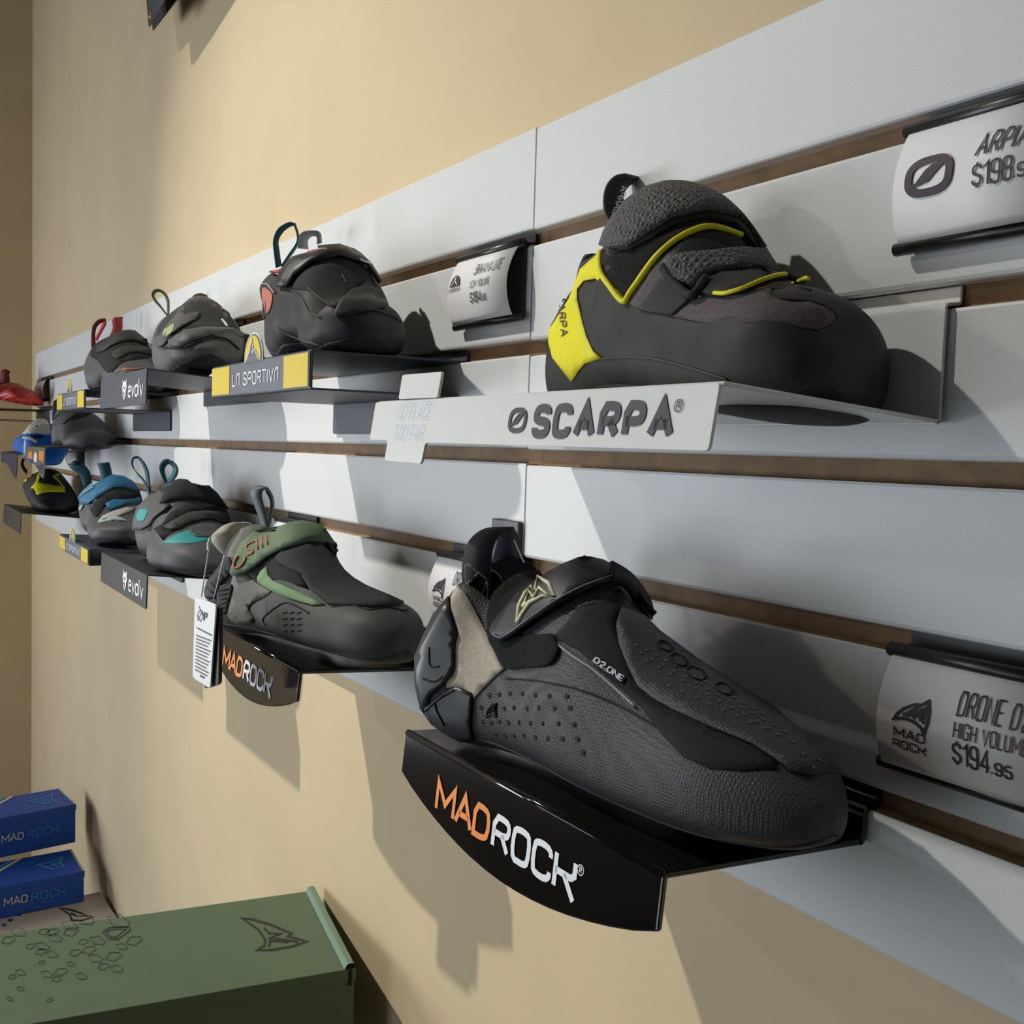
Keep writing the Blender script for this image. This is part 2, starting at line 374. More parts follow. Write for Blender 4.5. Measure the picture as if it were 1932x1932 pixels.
# black gloss shelves with an arched lip
def rock_shelf(x0, x1, zf, zb, yf, label):
    t = thing('shoe_shelf', label, 'shelf', (x0, -.004, zb), 'display shelves')
    sheet('bracket', [(.0072, -.3068), (.0072, -.3144), (-.0028, -.3156), (-.0034, zb), (-.006, zb + .0003)], x0, x1, .003, M_acryl, t, .003)
    sheet('shelf_plate', [(-.0034, zb), (yf, zf)], x0, x1, .003, M_dusty, t, 0, .0006)
    lean = .10; w = x1 - x0; pts = [(x0, zf + .0005), (x1, zf + .0005), (x1, zf - .0225)]
    for k in range(1, 16):
        s = k / 16; pts.append((x1 - s * w, zf - .0225 - .0225 * math.sin(math.pi * s) ** .85))
    pts.append((x0, zf - .0225))
    lp = flat('front_lip', pts, yf - .0016, yf + .0014, M_acryl, t, .0009, shear=lean, zref=zf)
    # rolled front edge
    tube('rolled_edge', [(x0 + .0006, yf, zf + .0002), (x1 - .0006, yf, zf + .0002)], .0021, M_acryl, t, 12)
    k = w / .2315
    def pl(ox, oz): return lip_place(x0 + ox * k, zf + oz, yf - .0017, lean, zf)
    lettering('wordmark', 'MAD', .0545 * k, .0150, .21, pl(.0465, -.0298), M_orange, lp, gap=.16)
    lettering('wordmark', 'ROCk', .0690 * k, .0150, .21, pl(.1065, -.0298), M_white, lp, gap=.22)
    lettering('registered_mark', '@', .0045, .0045, .1, pl(.1770, -.0185), M_white, lp)
    return t
rock_shelf(.0696, .3011, -.3225, -.3306, -.1235, 'black gloss shelf with orange and white wordmark under the big black perforated shoe')
rock_shelf(-.3615, -.130, -.3270, -.3345, -.1140, 'black gloss shelf with arched lip under the shoe with the green strap')

# shelves in slate blue metal with a folded channel and yellow ended label
def channel_shelf(x0, x1, zt, zlip, yf, slot, label, leg=(.0, 1.0), badge=True, drop=.029):
    t = thing('shoe_shelf', label, 'shelf', (x0, -.004, zt), 'display shelves')
    zs = slot_z(slot)
    sheet('shelf_plate', [(.0072, zs + .0085), (.0072, zs + .0012), (-.003, zs + .0006), (yf, zt), (yf, zt - zlip), (-.003, zt - zlip + .0003)], x0, x1, .0016, M_navymetal, t, .0012)
    w = x1 - x0
    if drop: flat('wall_plate', rounded([(x0 + w * leg[0], zt - zlip + .001), (x0 + w * leg[1], zt - zlip + .001), (x0 + w * leg[1], zt - zlip - drop), (x0 + w * leg[0], zt - zlip - drop)], .003), -.0035, -.0008, M_navymetal, t, .0004)
    # printed front label
    yl = yf - .0008
    lb = flat('front_label', [(x0 + .0012, zt - zlip + .0012), (x1 - .0012, zt - zlip + .0012), (x1 - .0012, zt - .0008), (x0 + .0012, zt - .0008)], yl - .0008, yl, M_lsgrey, t)
    P = lip_place(x0, zt - zlip, yl - .0008)
    for a, b in ((.0035, .225), (.775, .988)):
        shape('yellow_block', [[(w * a + .0015, .0018), (w * b, .0018), (w * b, zlip - .0014), (w * a + .0015, zlip - .0014)]], P, M_yellow, lb)
    lettering('wordmark', 'Ln SPORTIVn', w * .47, zlip * .36, .15, lip_place(x0 + w * .262, zt - zlip * .70, yl - .0008), M_white, lb, gap=.26)
    if badge:
        cx, bw, bh = x0 + w * .49, .0235, .0235
        def arch(s, z0): return [(cx - bw * s, z0)] + [(cx - bw * s * math.cos(a * math.pi / 14), z0 + (bh - (1 - s) * .018) * math.sin(a * math.pi / 14) ** .8) for a in range(1, 14)] + [(cx + bw * s, z0)]
        bd = flat('arched_badge', arch(1, zt - .001), yl - .0014, yl - .0004, M_white, t)
        Q = lambda a, b: V((a, yl - .0017, b)); Q2 = lambda a, b: V((a, yl - .0020, b)); Q3 = lambda a, b: V((a, yl - .0023, b))
        shape('badge_ring', [arch(.93, zt - .0008)], Q, M_lsgrey, bd)
        shape('badge_field', [arch(.84, zt - .0006)], Q2, M_yellow, bd)
        shape('mountain_mark', [[(cx - .0165, zt - .0005), (cx - .006, zt + .009), (cx - .002, zt + .0185), (cx + .0005, zt + .012), (cx + .005, zt + .0095), (cx + .0165, zt - .0005)]], Q3, M_lsgrey, bd)
        strokes('mountain_line', [[(cx - .0165, zt), (cx - .006, zt + .009), (cx - .002, zt + .0185), (cx + .0015, zt + .0115), (cx + .0005, zt + .006), (cx + .006, zt + .009), (cx + .0165, zt)]], .0011, lambda a, b: V((a, yl - .0026, b)), M_white, bd)
    return t
channel_shelf(-.346, -.100, -.086, .0275, -.1215, 2, 'slate shelf with yellow ended label under the black shoe with coral red collar')
channel_shelf(-1.235, -.985, -.0835, .0268, -.1225, 2, 'small distant slate shelf with yellow ended label in the upper row', drop=.029)
channel_shelf(-1.154, -.905, -.3080, .0225, -.1300, 5, 'distant slate shelf with yellow ended label under the blue strapped shoe', drop=.030)
channel_shelf(-2.436, -2.185, -.0880, .0260, -.1500, 2, 'dark shelf at the far left holding the red shoe', drop=.034)

# plain slate shelves with a wolf emblem on the lip
def plain_shelf(x0, x1, zf, zlip, yf, slot, label, kind='wolf', mt=None, zb=None, drop=.0):
    mt = mt or M_navymetal
    t = thing('shoe_shelf', label, 'shelf', (x0, -.004, zf), 'display shelves')
    zs = slot_z(slot) if zb is None else zb
    sheet('shelf_plate', [(.0072, zs + .0085), (.0072, zs + .0012), (-.003, zs + .0006), (yf, zf)], x0, x1, .0016, mt, t, .001)
    if drop: flat('wall_plate', rounded([(x0 - .001, zs), (x1 + .003, zs), (x1 + .003, zs - drop), (x0 - .001, zs - drop)], .003), -.0035, -.0008, mt, t)
    lean = .03; w = x1 - x0
    if kind == 'wolf':
        lp = flat('front_lip', [(x0, zf + .0005), (x1, zf + .0005), (x1, zf - zlip + .002), (x1 - .002, zf - zlip), (x0 + .002, zf - zlip), (x0, zf - zlip + .002)], yf - .0012, yf + .0006, mt, t, .0004, shear=lean, zref=zf)
        P = lip_place(x1 - .085, zf - zlip * .72, yf - .0013, lean, zf)
        lettering('wordmark', 'evolv', .072, .0185, .15, P, M_white, lp, gap=.24)
        P = lip_place(x1 - .120, zf - zlip * .82, yf - .0013, lean, zf)
        h = zlip * .66; ww = .026
        shape('wolf_emblem', [[(ww * a, h * b) for a, b in ((.5, 0), (.78, .22), (.86, .5), (1.0, .62), (.86, .74), (.92, 1.0), (.66, .84), (.5, .90), (.34, .84), (.08, 1.0), (.14, .74), (0, .62), (.14, .5), (.22, .22))]], P, M_white, lp)
        strokes('emblem_lines', [[(ww * a, h * b) for a, b in L] for L in ([(.3, .66), (.45, .52)], [(.7, .66), (.55, .52)], [(.5, .42), (.5, .12)], [(.3, .36), (.42, .28)])], .0016, lambda a, b: P(a, b) + V((0, -.0003, 0)), mt, lp)
    elif kind == 'plain':
        flat('front_lip', [(x0, zf + .0005), (x1, zf + .0005), (x1, zf - zlip), (x0, zf - zlip)], yf - .0012, yf + .0006, mt, t, .0004, shear=lean, zref=zf)
    else:
        c1, c2 = kind
        lp = flat('front_lip', [(x0, zf + .0005), (x1, zf + .0005), (x1, zf - zlip), (x1 - w * .03, zf - zlip * 1.75), (x1 - w * .1, zf - zlip * 1.8), (x1 - w * .42, zf - zlip * 1.15), (x1 - w * .62, zf - zlip * .85), (x0, zf - zlip * .8)], yf - .0012, yf + .0006, c1, t, .0004, shear=lean, zref=zf)
        P = lip_place(x0, zf, yf - .0014, lean, zf)
        if c2:
            shape('printed_block', [[(w * .2, -zlip * .3), (w * .42, -zlip * .3), (w * .42, -zlip * .75), (w * .2, -zlip * .75)]], P, c2, lp)
            shape('printed_block', [[(w * .74, -zlip * .2), (w * .97, -zlip * .2), (w * .97, -zlip * .85), (w * .74, -zlip * .7)]], P, c2, lp)
            shape('printed_disc', [[(w * .58 + .022 * math.cos(a * .524), -zlip * .62 + .0095 * math.sin(a * .524)) for a in range(12)]], P, M_white, lp)
            shape('printed_block', [[(w * .62, -zlip * 1.15), (w * .95, -zlip * .95), (w * .92, -zlip * 1.6)]], P, M_navyprint, lp)
    return t
M_navyprint = mat('navy_print', (.018, .016, .06), .4)
M_greyplas = mat('warm_grey_acrylic', (.16, .135, .12), .3)
M_blackmetal = mat('black_powder_coat', (.020, .020, .023), .4)
plain_shelf(-.802, -.550, -.0770, .0385, -.1340, 2, 'slate shelf with white wolf emblem under the grey shoe with olive loops', drop=.0200)
plain_shelf(-.803, -.550, -.3020, .0375, -.1320, 5, 'dark shelf with white wolf emblem under the teal looped shoe', mt=M_blackmetal)
plain_shelf(-1.551, -1.300, -.1725, .0290, -.1320, 3, 'warm grey shelf with pointed printed lip under the all grey shoe', kind=(M_greyplas, M_orange), mt=M_blackmetal)
plain_shelf(-1.930, -1.650, -.1900, .0270, -.1350, 3, 'navy shelf with pointed lip under the blue and white shoe', kind=(M_navyprint, None), mt=M_blackmetal, zb=-.180)
plain_shelf(-1.830, -1.550, -.3000, .0400, -.1400, 5, 'plain dark shelf under the small yellow and black shoe', kind='plain', mt=M_blackmetal)

# ------------------------------------------------------------------ price signs
def price_sign(x0, w, slot, label, texts=None, logo=None):
    z1 = slot_z(slot) + .0008; z0 = z1 - .0495
    t = thing('price_sign', label, 'price sign', (x0, -.004, z0), 'price signs on the boards')
    sheet('holder', [(.007, z1 + .0085), (.007, z1 + .0015), (-.0015, z1 + .0008), (-.0022, z0 - .002), (-.008, z0 - .0022)], x0 - .001, x0 + w + .001, .0016, M_blackrail, t, .0008)
    tube('top_rail', [(x0 - .003, -.0052, z1 + .0004), (x0 + w + .003, -.0052, z1 + .0004)], .0034, M_blackrail, t, 10)
    tube('bottom_rail', [(x0 - .005, -.0062, z0 - .0012), (x0 + w + .005, -.0062, z0 - .0012)], .0029, M_blackrail, t, 10)
    h = z1 - z0
    def surf(a, b, off=0.0):
        s = b / h; return V((x0 + a, -.0062 - .0050 * (1 - s) - .0078 * math.sin(math.pi * s) ** .8 - off, z0 + b))
    n = 16; bm = bmesh.new(); rows = [[bm.verts.new(surf(a, h * k / n)) for a in (0, w)] for k in range(n + 1)]
    for A, B in zip(rows, rows[1:]): bm.faces.new((A[0], A[1], B[1], B[0]))
    cd = bm_obj('card', bm, M_card, t, True)
    so = cd.modifiers.new('thick', 'SOLIDIFY'); so.thickness = .0005; so.offset = -1
    on = lambda ox, oz: (lambda a, b: surf(ox + a, oz + b, .0007))
    for (tx, ox, oz, tw, th, st, sl) in (texts or []):
        # fine rows so the print follows the curve of the card
        lettering('print', tx, tw, th, st, on(ox, oz), M_ink, cd, gap=.27, slant=sl)
    if logo == 'scarpa': scarpa_logo('emblem', 0, 0, .0232, .0175, on(.0060, .0162), M_ink, cd)
    if logo in ('mad',):
        mad_logo('emblem', .0165, .0140, on(.0093, .0190), M_ink, cd)
        lettering('print', 'MAD', .0150, .0036, .2, on(.0098, .0150), M_ink, cd, gap=.25); lettering('print', 'ROCk', .0160, .0034, .2, on(.0090, .0100), M_ink, cd, gap=.25)
    if logo == 'sport':
        shape('emblem', [[(.0068 + .0075 * math.cos(a * math.pi / 10), .0275 + .0085 * math.sin(a * math.pi / 10)) for a in range(11)]], on(.004, 0), M_ink, cd)
        strokes('emblem_lines', [[(.006, .028), (.0095, .031), (.0108, .0345), (.0118, .031), (.0155, .028)]], .0009, lambda a, b: surf(a, b, .0011), M_card, cd)
        lettering('print', 'Ln SPORTIVn', .0178, .0026, .15, on(.0020, .0235), M_ink, cd)
    return t
def mad_logo(name, w, h, place, mt, parent, fill=None):
    out = [(0, .22), (.10, .42), (.28, .62), (.52, .78), (.64, .83), (.66, .76), (.78, .86), (.93, 1.0), (1.0, .72), (1.0, .40), (.92, 0), (.84, .16), (.66, .28), (.42, .33), (.2, .3), (0, .22)]
    strokes(name, [[(x * w, y * h) for x, y in out]], .085 * w, place, mt, parent)
    m = [(.27, .43), (.45, .47), (.52, .57), (.60, .44), (.76, .66), (.80, .36)]
    strokes(name, [[(x * w, y * h) for x, y in m]], .10 * w, place, mt, parent)
    strokes(name, [[(x * w, y * h) for x, y in ((.33, .46), (.60, .70), (.68, .56), (.90, .80), (.87, .30))]], .07 * w, place, mt, parent)
price_sign(.3095, .0880, 1, 'white price sign with a round emblem at the top right', [('ARPIA', .0385, .0285, .0215, .0085, .2, .16), ('$198', .0385, .0160, .0165, .0090, .2, 0), ('.95', .0560, .0163, .0090, .0050, .2, 0)], 'scarpa')
price_sign(.3150, .0880, 4, 'white price sign at the right above the toe of the big black shoe', [('DRONE D2', .0385, .0305, .0300, .0095, .2, 0), ('HIGH VOLUME', .0382, .0215, .0315, .0062, .2, 0), ('$194', .0382, .0105, .0160, .0090, .2, 0), ('.95', .0552, .0108, .0085, .0048, .2, 0)], 'mad')
price_sign(-.0925, .0850, 1, 'white price sign left of the seam with three short lines of print', [('SKWAMA LITE', .0370, .0330, .0370, .0075, .16, .14), ('LOW VOLUME', .0355, .0235, .0265, .0048, .16, 0), ('$184', .0360, .0125, .0150, .0072, .18, 0), ('.95', .0515, .0128, .0070, .0040, .18, 0)], 'sport')
price_sign(-.1120, .0850, 4, 'white price sign half hidden behind the pull loop of the big black shoe', [('DRONE', .0385, .0305, .0200, .0095, .2, 0), ('$194', .0382, .0105, .0160, .0090, .2, 0)], 'mad')
price_sign(-.4950, .0850, 4, 'white price sign mostly hidden behind the shoe with the green strap', None, None)
price_sign(-.7500, .0850, 1, 'white price sign hidden behind the grey shoe with olive loops', None, None)
price_sign(-2.345, .1500, 1, 'distant white price sign above the red shoe at the far left end', None, None)
price_sign(-1.860, .1500, 3, 'distant white price sign in the middle row under the grey shoe', None, None)
# loose dark bracket tab on the board behind the big pull loop
t = thing('bracket_tab', 'small dark grey metal tab on the board by the seam, behind the big pull loop', 'bracket', (-.038, 0, -.24))
box('tab', (-.0382, -.0042, -.2420), (-.0020, -.0004, -.2040), mat('dark_grey_steel', (.05, .05, .055), .45), t, .0006)

# ------------------------------------------------------------------ climbing shoes: lofted bodies
FIT = {
 'scarpa': {'zb': [0.0036, 0.0001, 0.0011, 0.006, 0.007, 0.0027, 0.0002, 0.0016, 0.0059], 'zt': [0.0951, 0.0945, 0.1013, 0.1155, 0.1072, 0.0703, 0.0611, 0.0515, 0.0303], 'w': [0.0248, 0.0264, 0.0279, 0.0327, 0.0357, 0.04, 0.0418, 0.0443, 0.0335], 'c': [-0.0021, -0.0001, -0.0004, -0.0024, 0.0034, 0.0059, 0.0053, 0.0063, -0.0069], 'f': [0.327, 0.3832, 0.329, 0.3677, 0.3246, 0.3517, 0.3522, 0.442, 0.4172], 'heel': [-0.0013, -0.0052, -0.0064, 0.0128, 0.0002], 'L': 0.2162, 'x': 0.1065, 'y': -0.0408, 'yaw': -4.5429, 'pitch': -1.4235, 'roll': -4.8703, 'z': -0.1324},
 'drone': {'zb': [0.0068, 0.0044, 0.0036, 0.0026, 0.0019, 0.0001, 0.0, 0.0038, 0.0067], 'zt': [0.0952, 0.1092, 0.096, 0.1063, 0.0869, 0.0664, 0.0524, 0.0409, 0.0299], 'w': [0.0335, 0.0369, 0.0356, 0.039, 0.0394, 0.0416, 0.0421, 0.0364, 0.0304], 'c': [-0.004, -0.0064, 0.0021, 0.0062, -0.0009, 0.0014, 0.001, -0.0025, -0.0078], 'f': [0.3985, 0.3786, 0.4521, 0.3075, 0.3554, 0.3407, 0.4283, 0.3988, 0.4601], 'heel': [0.017, -0.0078, -0.0116, 0.0006, 0.0172], 'L': 0.2604, 'x': 0.0838, 'y': -0.0939, 'yaw': 5.5585, 'pitch': 2.0846, 'roll': -2.9972, 'z': -0.3234},
 'os': {'zb': [0.0048, 0.002, 0.003, 0.0031, 0.0044, 0.0031, 0.0019, 0.0024, 0.0057], 'zt': [0.0808, 0.0975, 0.0906, 0.1015, 0.0768, 0.0574, 0.0507, 0.0452, 0.0347], 'w': [0.0309, 0.034, 0.0343, 0.0367, 0.0373, 0.0422, 0.0398, 0.0353, 0.0272], 'c': [-0.0021, -0.0045, 0.0006, 0.0068, -0.001, 0.0023, 0.0025, -0.0022, -0.0065], 'f': [0.4505, 0.4648, 0.4422, 0.2946, 0.3051, 0.3455, 0.4599, 0.5063, 0.5186], 'heel': [0.0096, -0.0072, -0.0161, 0.0141, 0.0095], 'L': 0.2584, 'x': -0.3267, 'y': -0.104, 'yaw': 12.1099, 'pitch': 1.4909, 'roll': -5.2942, 'z': -0.3267},
 'skwama': {'zb': [0.0068, 0.005, 0.0031, 0.0079, 0.0093, 0.0029, 0.0019, 0.004, 0.0079], 'zt': [0.0721, 0.0887, 0.0854, 0.0907, 0.0941, 0.0548, 0.0349, 0.0414, 0.0253], 'w': [0.0292, 0.0286, 0.032, 0.0372, 0.0401, 0.042, 0.0394, 0.0355, 0.0303], 'c': [0.0016, 0.0004, 0.0014, -0.0001, 0.0087, 0.001, -0.0063, -0.0133, -0.0175], 'f': [0.3874, 0.5235, 0.4698, 0.441, 0.3336, 0.3653, 0.4257, 0.5398, 0.4428], 'heel': [0.0209, 0.0154, 0.0197, 0.0117, -0.0183], 'L': 0.2381, 'x': -0.3173, 'y': -0.0689, 'yaw': -0.0791, 'pitch': -0.4675, 'roll': -1.1116, 'z': -0.0851},
 'evu': {'zb': [0.0073, 0.0027, 0.0002, 0.006, 0.0062, 0.0042, 0.0002, 0.0033, 0.0082], 'zt': [0.0818, 0.0851, 0.0912, 0.0926, 0.0955, 0.0807, 0.055, 0.0408, 0.0248], 'w': [0.0341, 0.0339, 0.0318, 0.0316, 0.0341, 0.044, 0.041, 0.0387, 0.0303], 'c': [-0.0004, -0.0024, 0.0041, 0.0062, 0.0089, 0.0085, 0.0013, -0.003, -0.0043], 'f': [0.372, 0.4442, 0.4104, 0.3352, 0.2789, 0.2652, 0.5354, 0.5069, 0.6377], 'heel': [0.0186, 0.0012, -0.0006, 0.0047, 0.0033], 'L': 0.2584, 'x': -0.7787, 'y': -0.0426, 'yaw': -6.2272, 'pitch': 0.5296, 'roll': 1.741, 'z': -0.0757},
 'teal': {'zb': [0.0051, 0.0016, 0.0027, 0.0069, 0.0089, 0.0014, 0.0007, 0.0018, 0.0057], 'zt': [0.0896, 0.0949, 0.1003, 0.1019, 0.0981, 0.0653, 0.0472, 0.0356, 0.0194], 'w': [0.031, 0.0335, 0.0341, 0.0367, 0.0481, 0.0553, 0.0489, 0.0406, 0.0306], 'c': [0.0011, 0.0015, 0.003, 0.0018, 0.006, -0.0029, -0.0009, -0.0027, -0.0033], 'f': [0.3619, 0.4717, 0.4391, 0.3441, 0.2876, 0.2929, 0.3917, 0.501, 0.4837], 'heel': [0.0046, 0.0019, -0.0057, 0.0012, 0.0313], 'L': 0.2522, 'x': -0.7676, 'y': -0.0748, 'yaw': 3.5716, 'pitch': 0.0833, 'roll': -1.7654, 'z': -0.3062},
 'bluestrap': {'zb': [0.0077, 0.0043, 0.0015, 0.0068, 0.0086, 0.0052, 0.0005, 0.0042, 0.0076], 'zt': [0.0894, 0.0828, 0.0912, 0.0981, 0.0815, 0.0474, 0.0367, 0.0317, 0.0313], 'w': [0.0315, 0.0364, 0.0345, 0.0371, 0.0387, 0.0427, 0.0454, 0.0386, 0.027], 'c': [0.0004, -0.0028, 0.0012, 0.0078, -0.002, -0.0058, -0.0015, -0.0079, -0.0085], 'f': [0.3863, 0.4685, 0.4104, 0.322, 0.3252, 0.3547, 0.3925, 0.5922, 0.472], 'heel': [0.0081, 0.0156, -0.0172, 0.0011, 0.0034], 'L': 0.2472, 'x': -1.1471, 'y': -0.0695, 'yaw': -1.0114, 'pitch': 0.7384, 'roll': -3.3086, 'z': -0.3098},
 'yellow': {'zb': [0.0047, 0.0039, 0.0036, 0.0073, 0.0072, 0.0015, 0.0013, 0.0037, 0.0057], 'zt': [0.0817, 0.0734, 0.0822, 0.0853, 0.0742, 0.0619, 0.0404, 0.0287, 0.0148], 'w': [0.0294, 0.0319, 0.0333, 0.0363, 0.0413, 0.0462, 0.0419, 0.0356, 0.0269], 'c': [0.0049, 0.0022, 0.0033, 0.0045, 0.0036, -0.0004, -0.0015, -0.0094, -0.0116], 'f': [0.3864, 0.5194, 0.3764, 0.3404, 0.3699, 0.3606, 0.4258, 0.4836, 0.5611], 'heel': [0.0304, 0.018, -0.0339, -0.0087, 0.0175], 'L': 0.246, 'x': -1.8634, 'y': -0.074, 'yaw': 4.4249, 'pitch': -1.1865, 'roll': -4.223, 'z': -0.3047},
 'greymid': {'zb': [0.004, -0.0001, 0.0026, 0.008, 0.0083, 0.0035, 0.0021, 0.0015, 0.0015], 'zt': [0.0772, 0.0796, 0.0929, 0.0858, 0.0758, 0.0629, 0.0365, 0.0371, 0.0338], 'w': [0.0259, 0.0288, 0.03, 0.0307, 0.0369, 0.0416, 0.0455, 0.0378, 0.0306], 'c': [0.0001, -0.0021, 0.002, -0.002, -0.0007, 0.0004, -0.0006, -0.0055, -0.0089], 'f': [0.5215, 0.2268, 0.4646, 0.3289, 0.3443, 0.338, 0.3308, 0.497, 0.5428], 'heel': [0.0064, 0.0054, 0.0095, 0.0089, 0.0097], 'L': 0.2516, 'x': -1.538, 'y': -0.0628, 'yaw': 2.9763, 'pitch': -0.7377, 'roll': 3.9779, 'z': -0.1723},
 'bluewhite': {'zb': [0.0105, -0.0, 0.0013, 0.0017, 0.0037, 0.0081, 0.0058, 0.0027, 0.0036], 'zt': [0.0558, 0.0754, 0.0495, 0.0693, 0.0666, 0.0586, 0.06, 0.0788, 0.0238], 'w': [0.0159, 0.0339, 0.0487, 0.0387, 0.0325, 0.0447, 0.0358, 0.0428, 0.0423], 'c': [-0.0123, 0.0118, 0.0085, 0.0049, 0.0008, 0.0072, 0.0021, 0.0023, 0.0142], 'f': [0.1749, 0.1874, 0.377, 0.2583, 0.2905, 0.4737, 0.2414, 0.5359, 0.4678], 'heel': [0.0316, -0.0105, -0.0079, 0.0299, 0.0319], 'L': 0.246, 'x': -1.8071, 'y': -0.0901, 'yaw': -1.4674, 'pitch': -6.3436, 'roll': -2.0855, 'z': -0.186},
 'redloop': {'zb': [0.0036, 0.0023, 0.0008, 0.0041, 0.0059, 0.002, 0.0003, 0.0022, 0.0064], 'zt': [0.084, 0.0899, 0.0951, 0.0966, 0.0949, 0.0687, 0.0446, 0.033, 0.0164], 'w': [0.0302, 0.0335, 0.0343, 0.0366, 0.038, 0.0403, 0.0407, 0.04, 0.0372], 'c': [-0.0064, -0.004, 0.0014, 0.0035, 0.0027, -0.0009, -0.0013, -0.0035, -0.005], 'f': [0.4323, 0.4767, 0.4744, 0.3329, 0.3362, 0.3214, 0.444, 0.3531, 0.453], 'heel': [0.008, 0.0106, -0.0037, 0.0103, 0.0111], 'L': 0.2392, 'x': -1.1873, 'y': -0.0638, 'yaw': 4.1909, 'pitch': 1.0246, 'roll': -7.4362, 'z': -0.0838},
 'redfar': {'zb': [0.0127, 0.0101, 0.0175, 0.0229, 0.0191, 0.01, 0.0009, 0.0042, 0.0104], 'zt': [0.0655, 0.0671, 0.072, 0.0546, 0.0609, 0.0463, 0.0231, 0.0375, 0.0136], 'w': [0.0293, 0.0305, 0.0268, 0.0302, 0.0336, 0.0466, 0.0543, 0.0392, 0.0352], 'c': [-0.0117, -0.0174, -0.0201, -0.0046, 0.0097, -0.0004, 0.0032, -0.006, -0.0059], 'f': [0.5184, 0.4319, 0.3828, 0.4656, 0.2652, 0.3588, 0.4544, 0.5199, 0.5844], 'heel': [-0.0179, -0.0015, -0.0214, 0.0114, 0.0026], 'L': 0.2749, 'x': -2.3922, 'y': -0.1105, 'yaw': 9.7736, 'pitch': 3.2432, 'roll': -6.7535, 'z': -0.0865},
}
KN = [0, .08, .2, .35, .5, .65, .8, .92, 1.0]
def cubic(x, v):
    n = len(KN); g = []
    for i in range(n):
        if i == 0: g.append((v[1] - v[0]) / (KN[1] - KN[0]))
        elif i == n - 1: g.append((v[-1] - v[-2]) / (KN[-1] - KN[-2]))
        else:
            a, b = KN[i] - KN[i - 1], KN[i + 1] - KN[i]
            g.append((a * a * v[i + 1] + (b * b - a * a) * v[i] - b * b * v[i - 1]) / (a * b * (a + b)))
    i = 0
    while i < n - 2 and x >= KN[i + 1]: i += 1
    h = KN[i + 1] - KN[i]; t = (x - KN[i]) / h
    return (2 * t ** 3 - 3 * t * t + 1) * v[i] + (t ** 3 - 2 * t * t + t) * h * g[i] + (-2 * t ** 3 + 3 * t * t) * v[i + 1] + (t ** 3 - t * t) * h * g[i + 1]
def lerp_table(x, ks, vs):
    if x <= ks[0]: return vs[0]
    for a, b, p, q in zip(ks, ks[1:], vs, vs[1:]):
        if x <= b: return p + (q - p) * (x - a) / (b - a)
    return vs[-1]
M_rubber = mat('black_climbing_rubber', (.030, .030, .031), .62, spec=.35, noise=.35, nscale=70, bump=.06, bscale=900)
M_sole = mat('sole_rubber', (.022, .022, .022), .6, spec=.35, noise=.3, nscale=60)
M_lining = mat('dark_lining', (.010, .010, .011), .95)
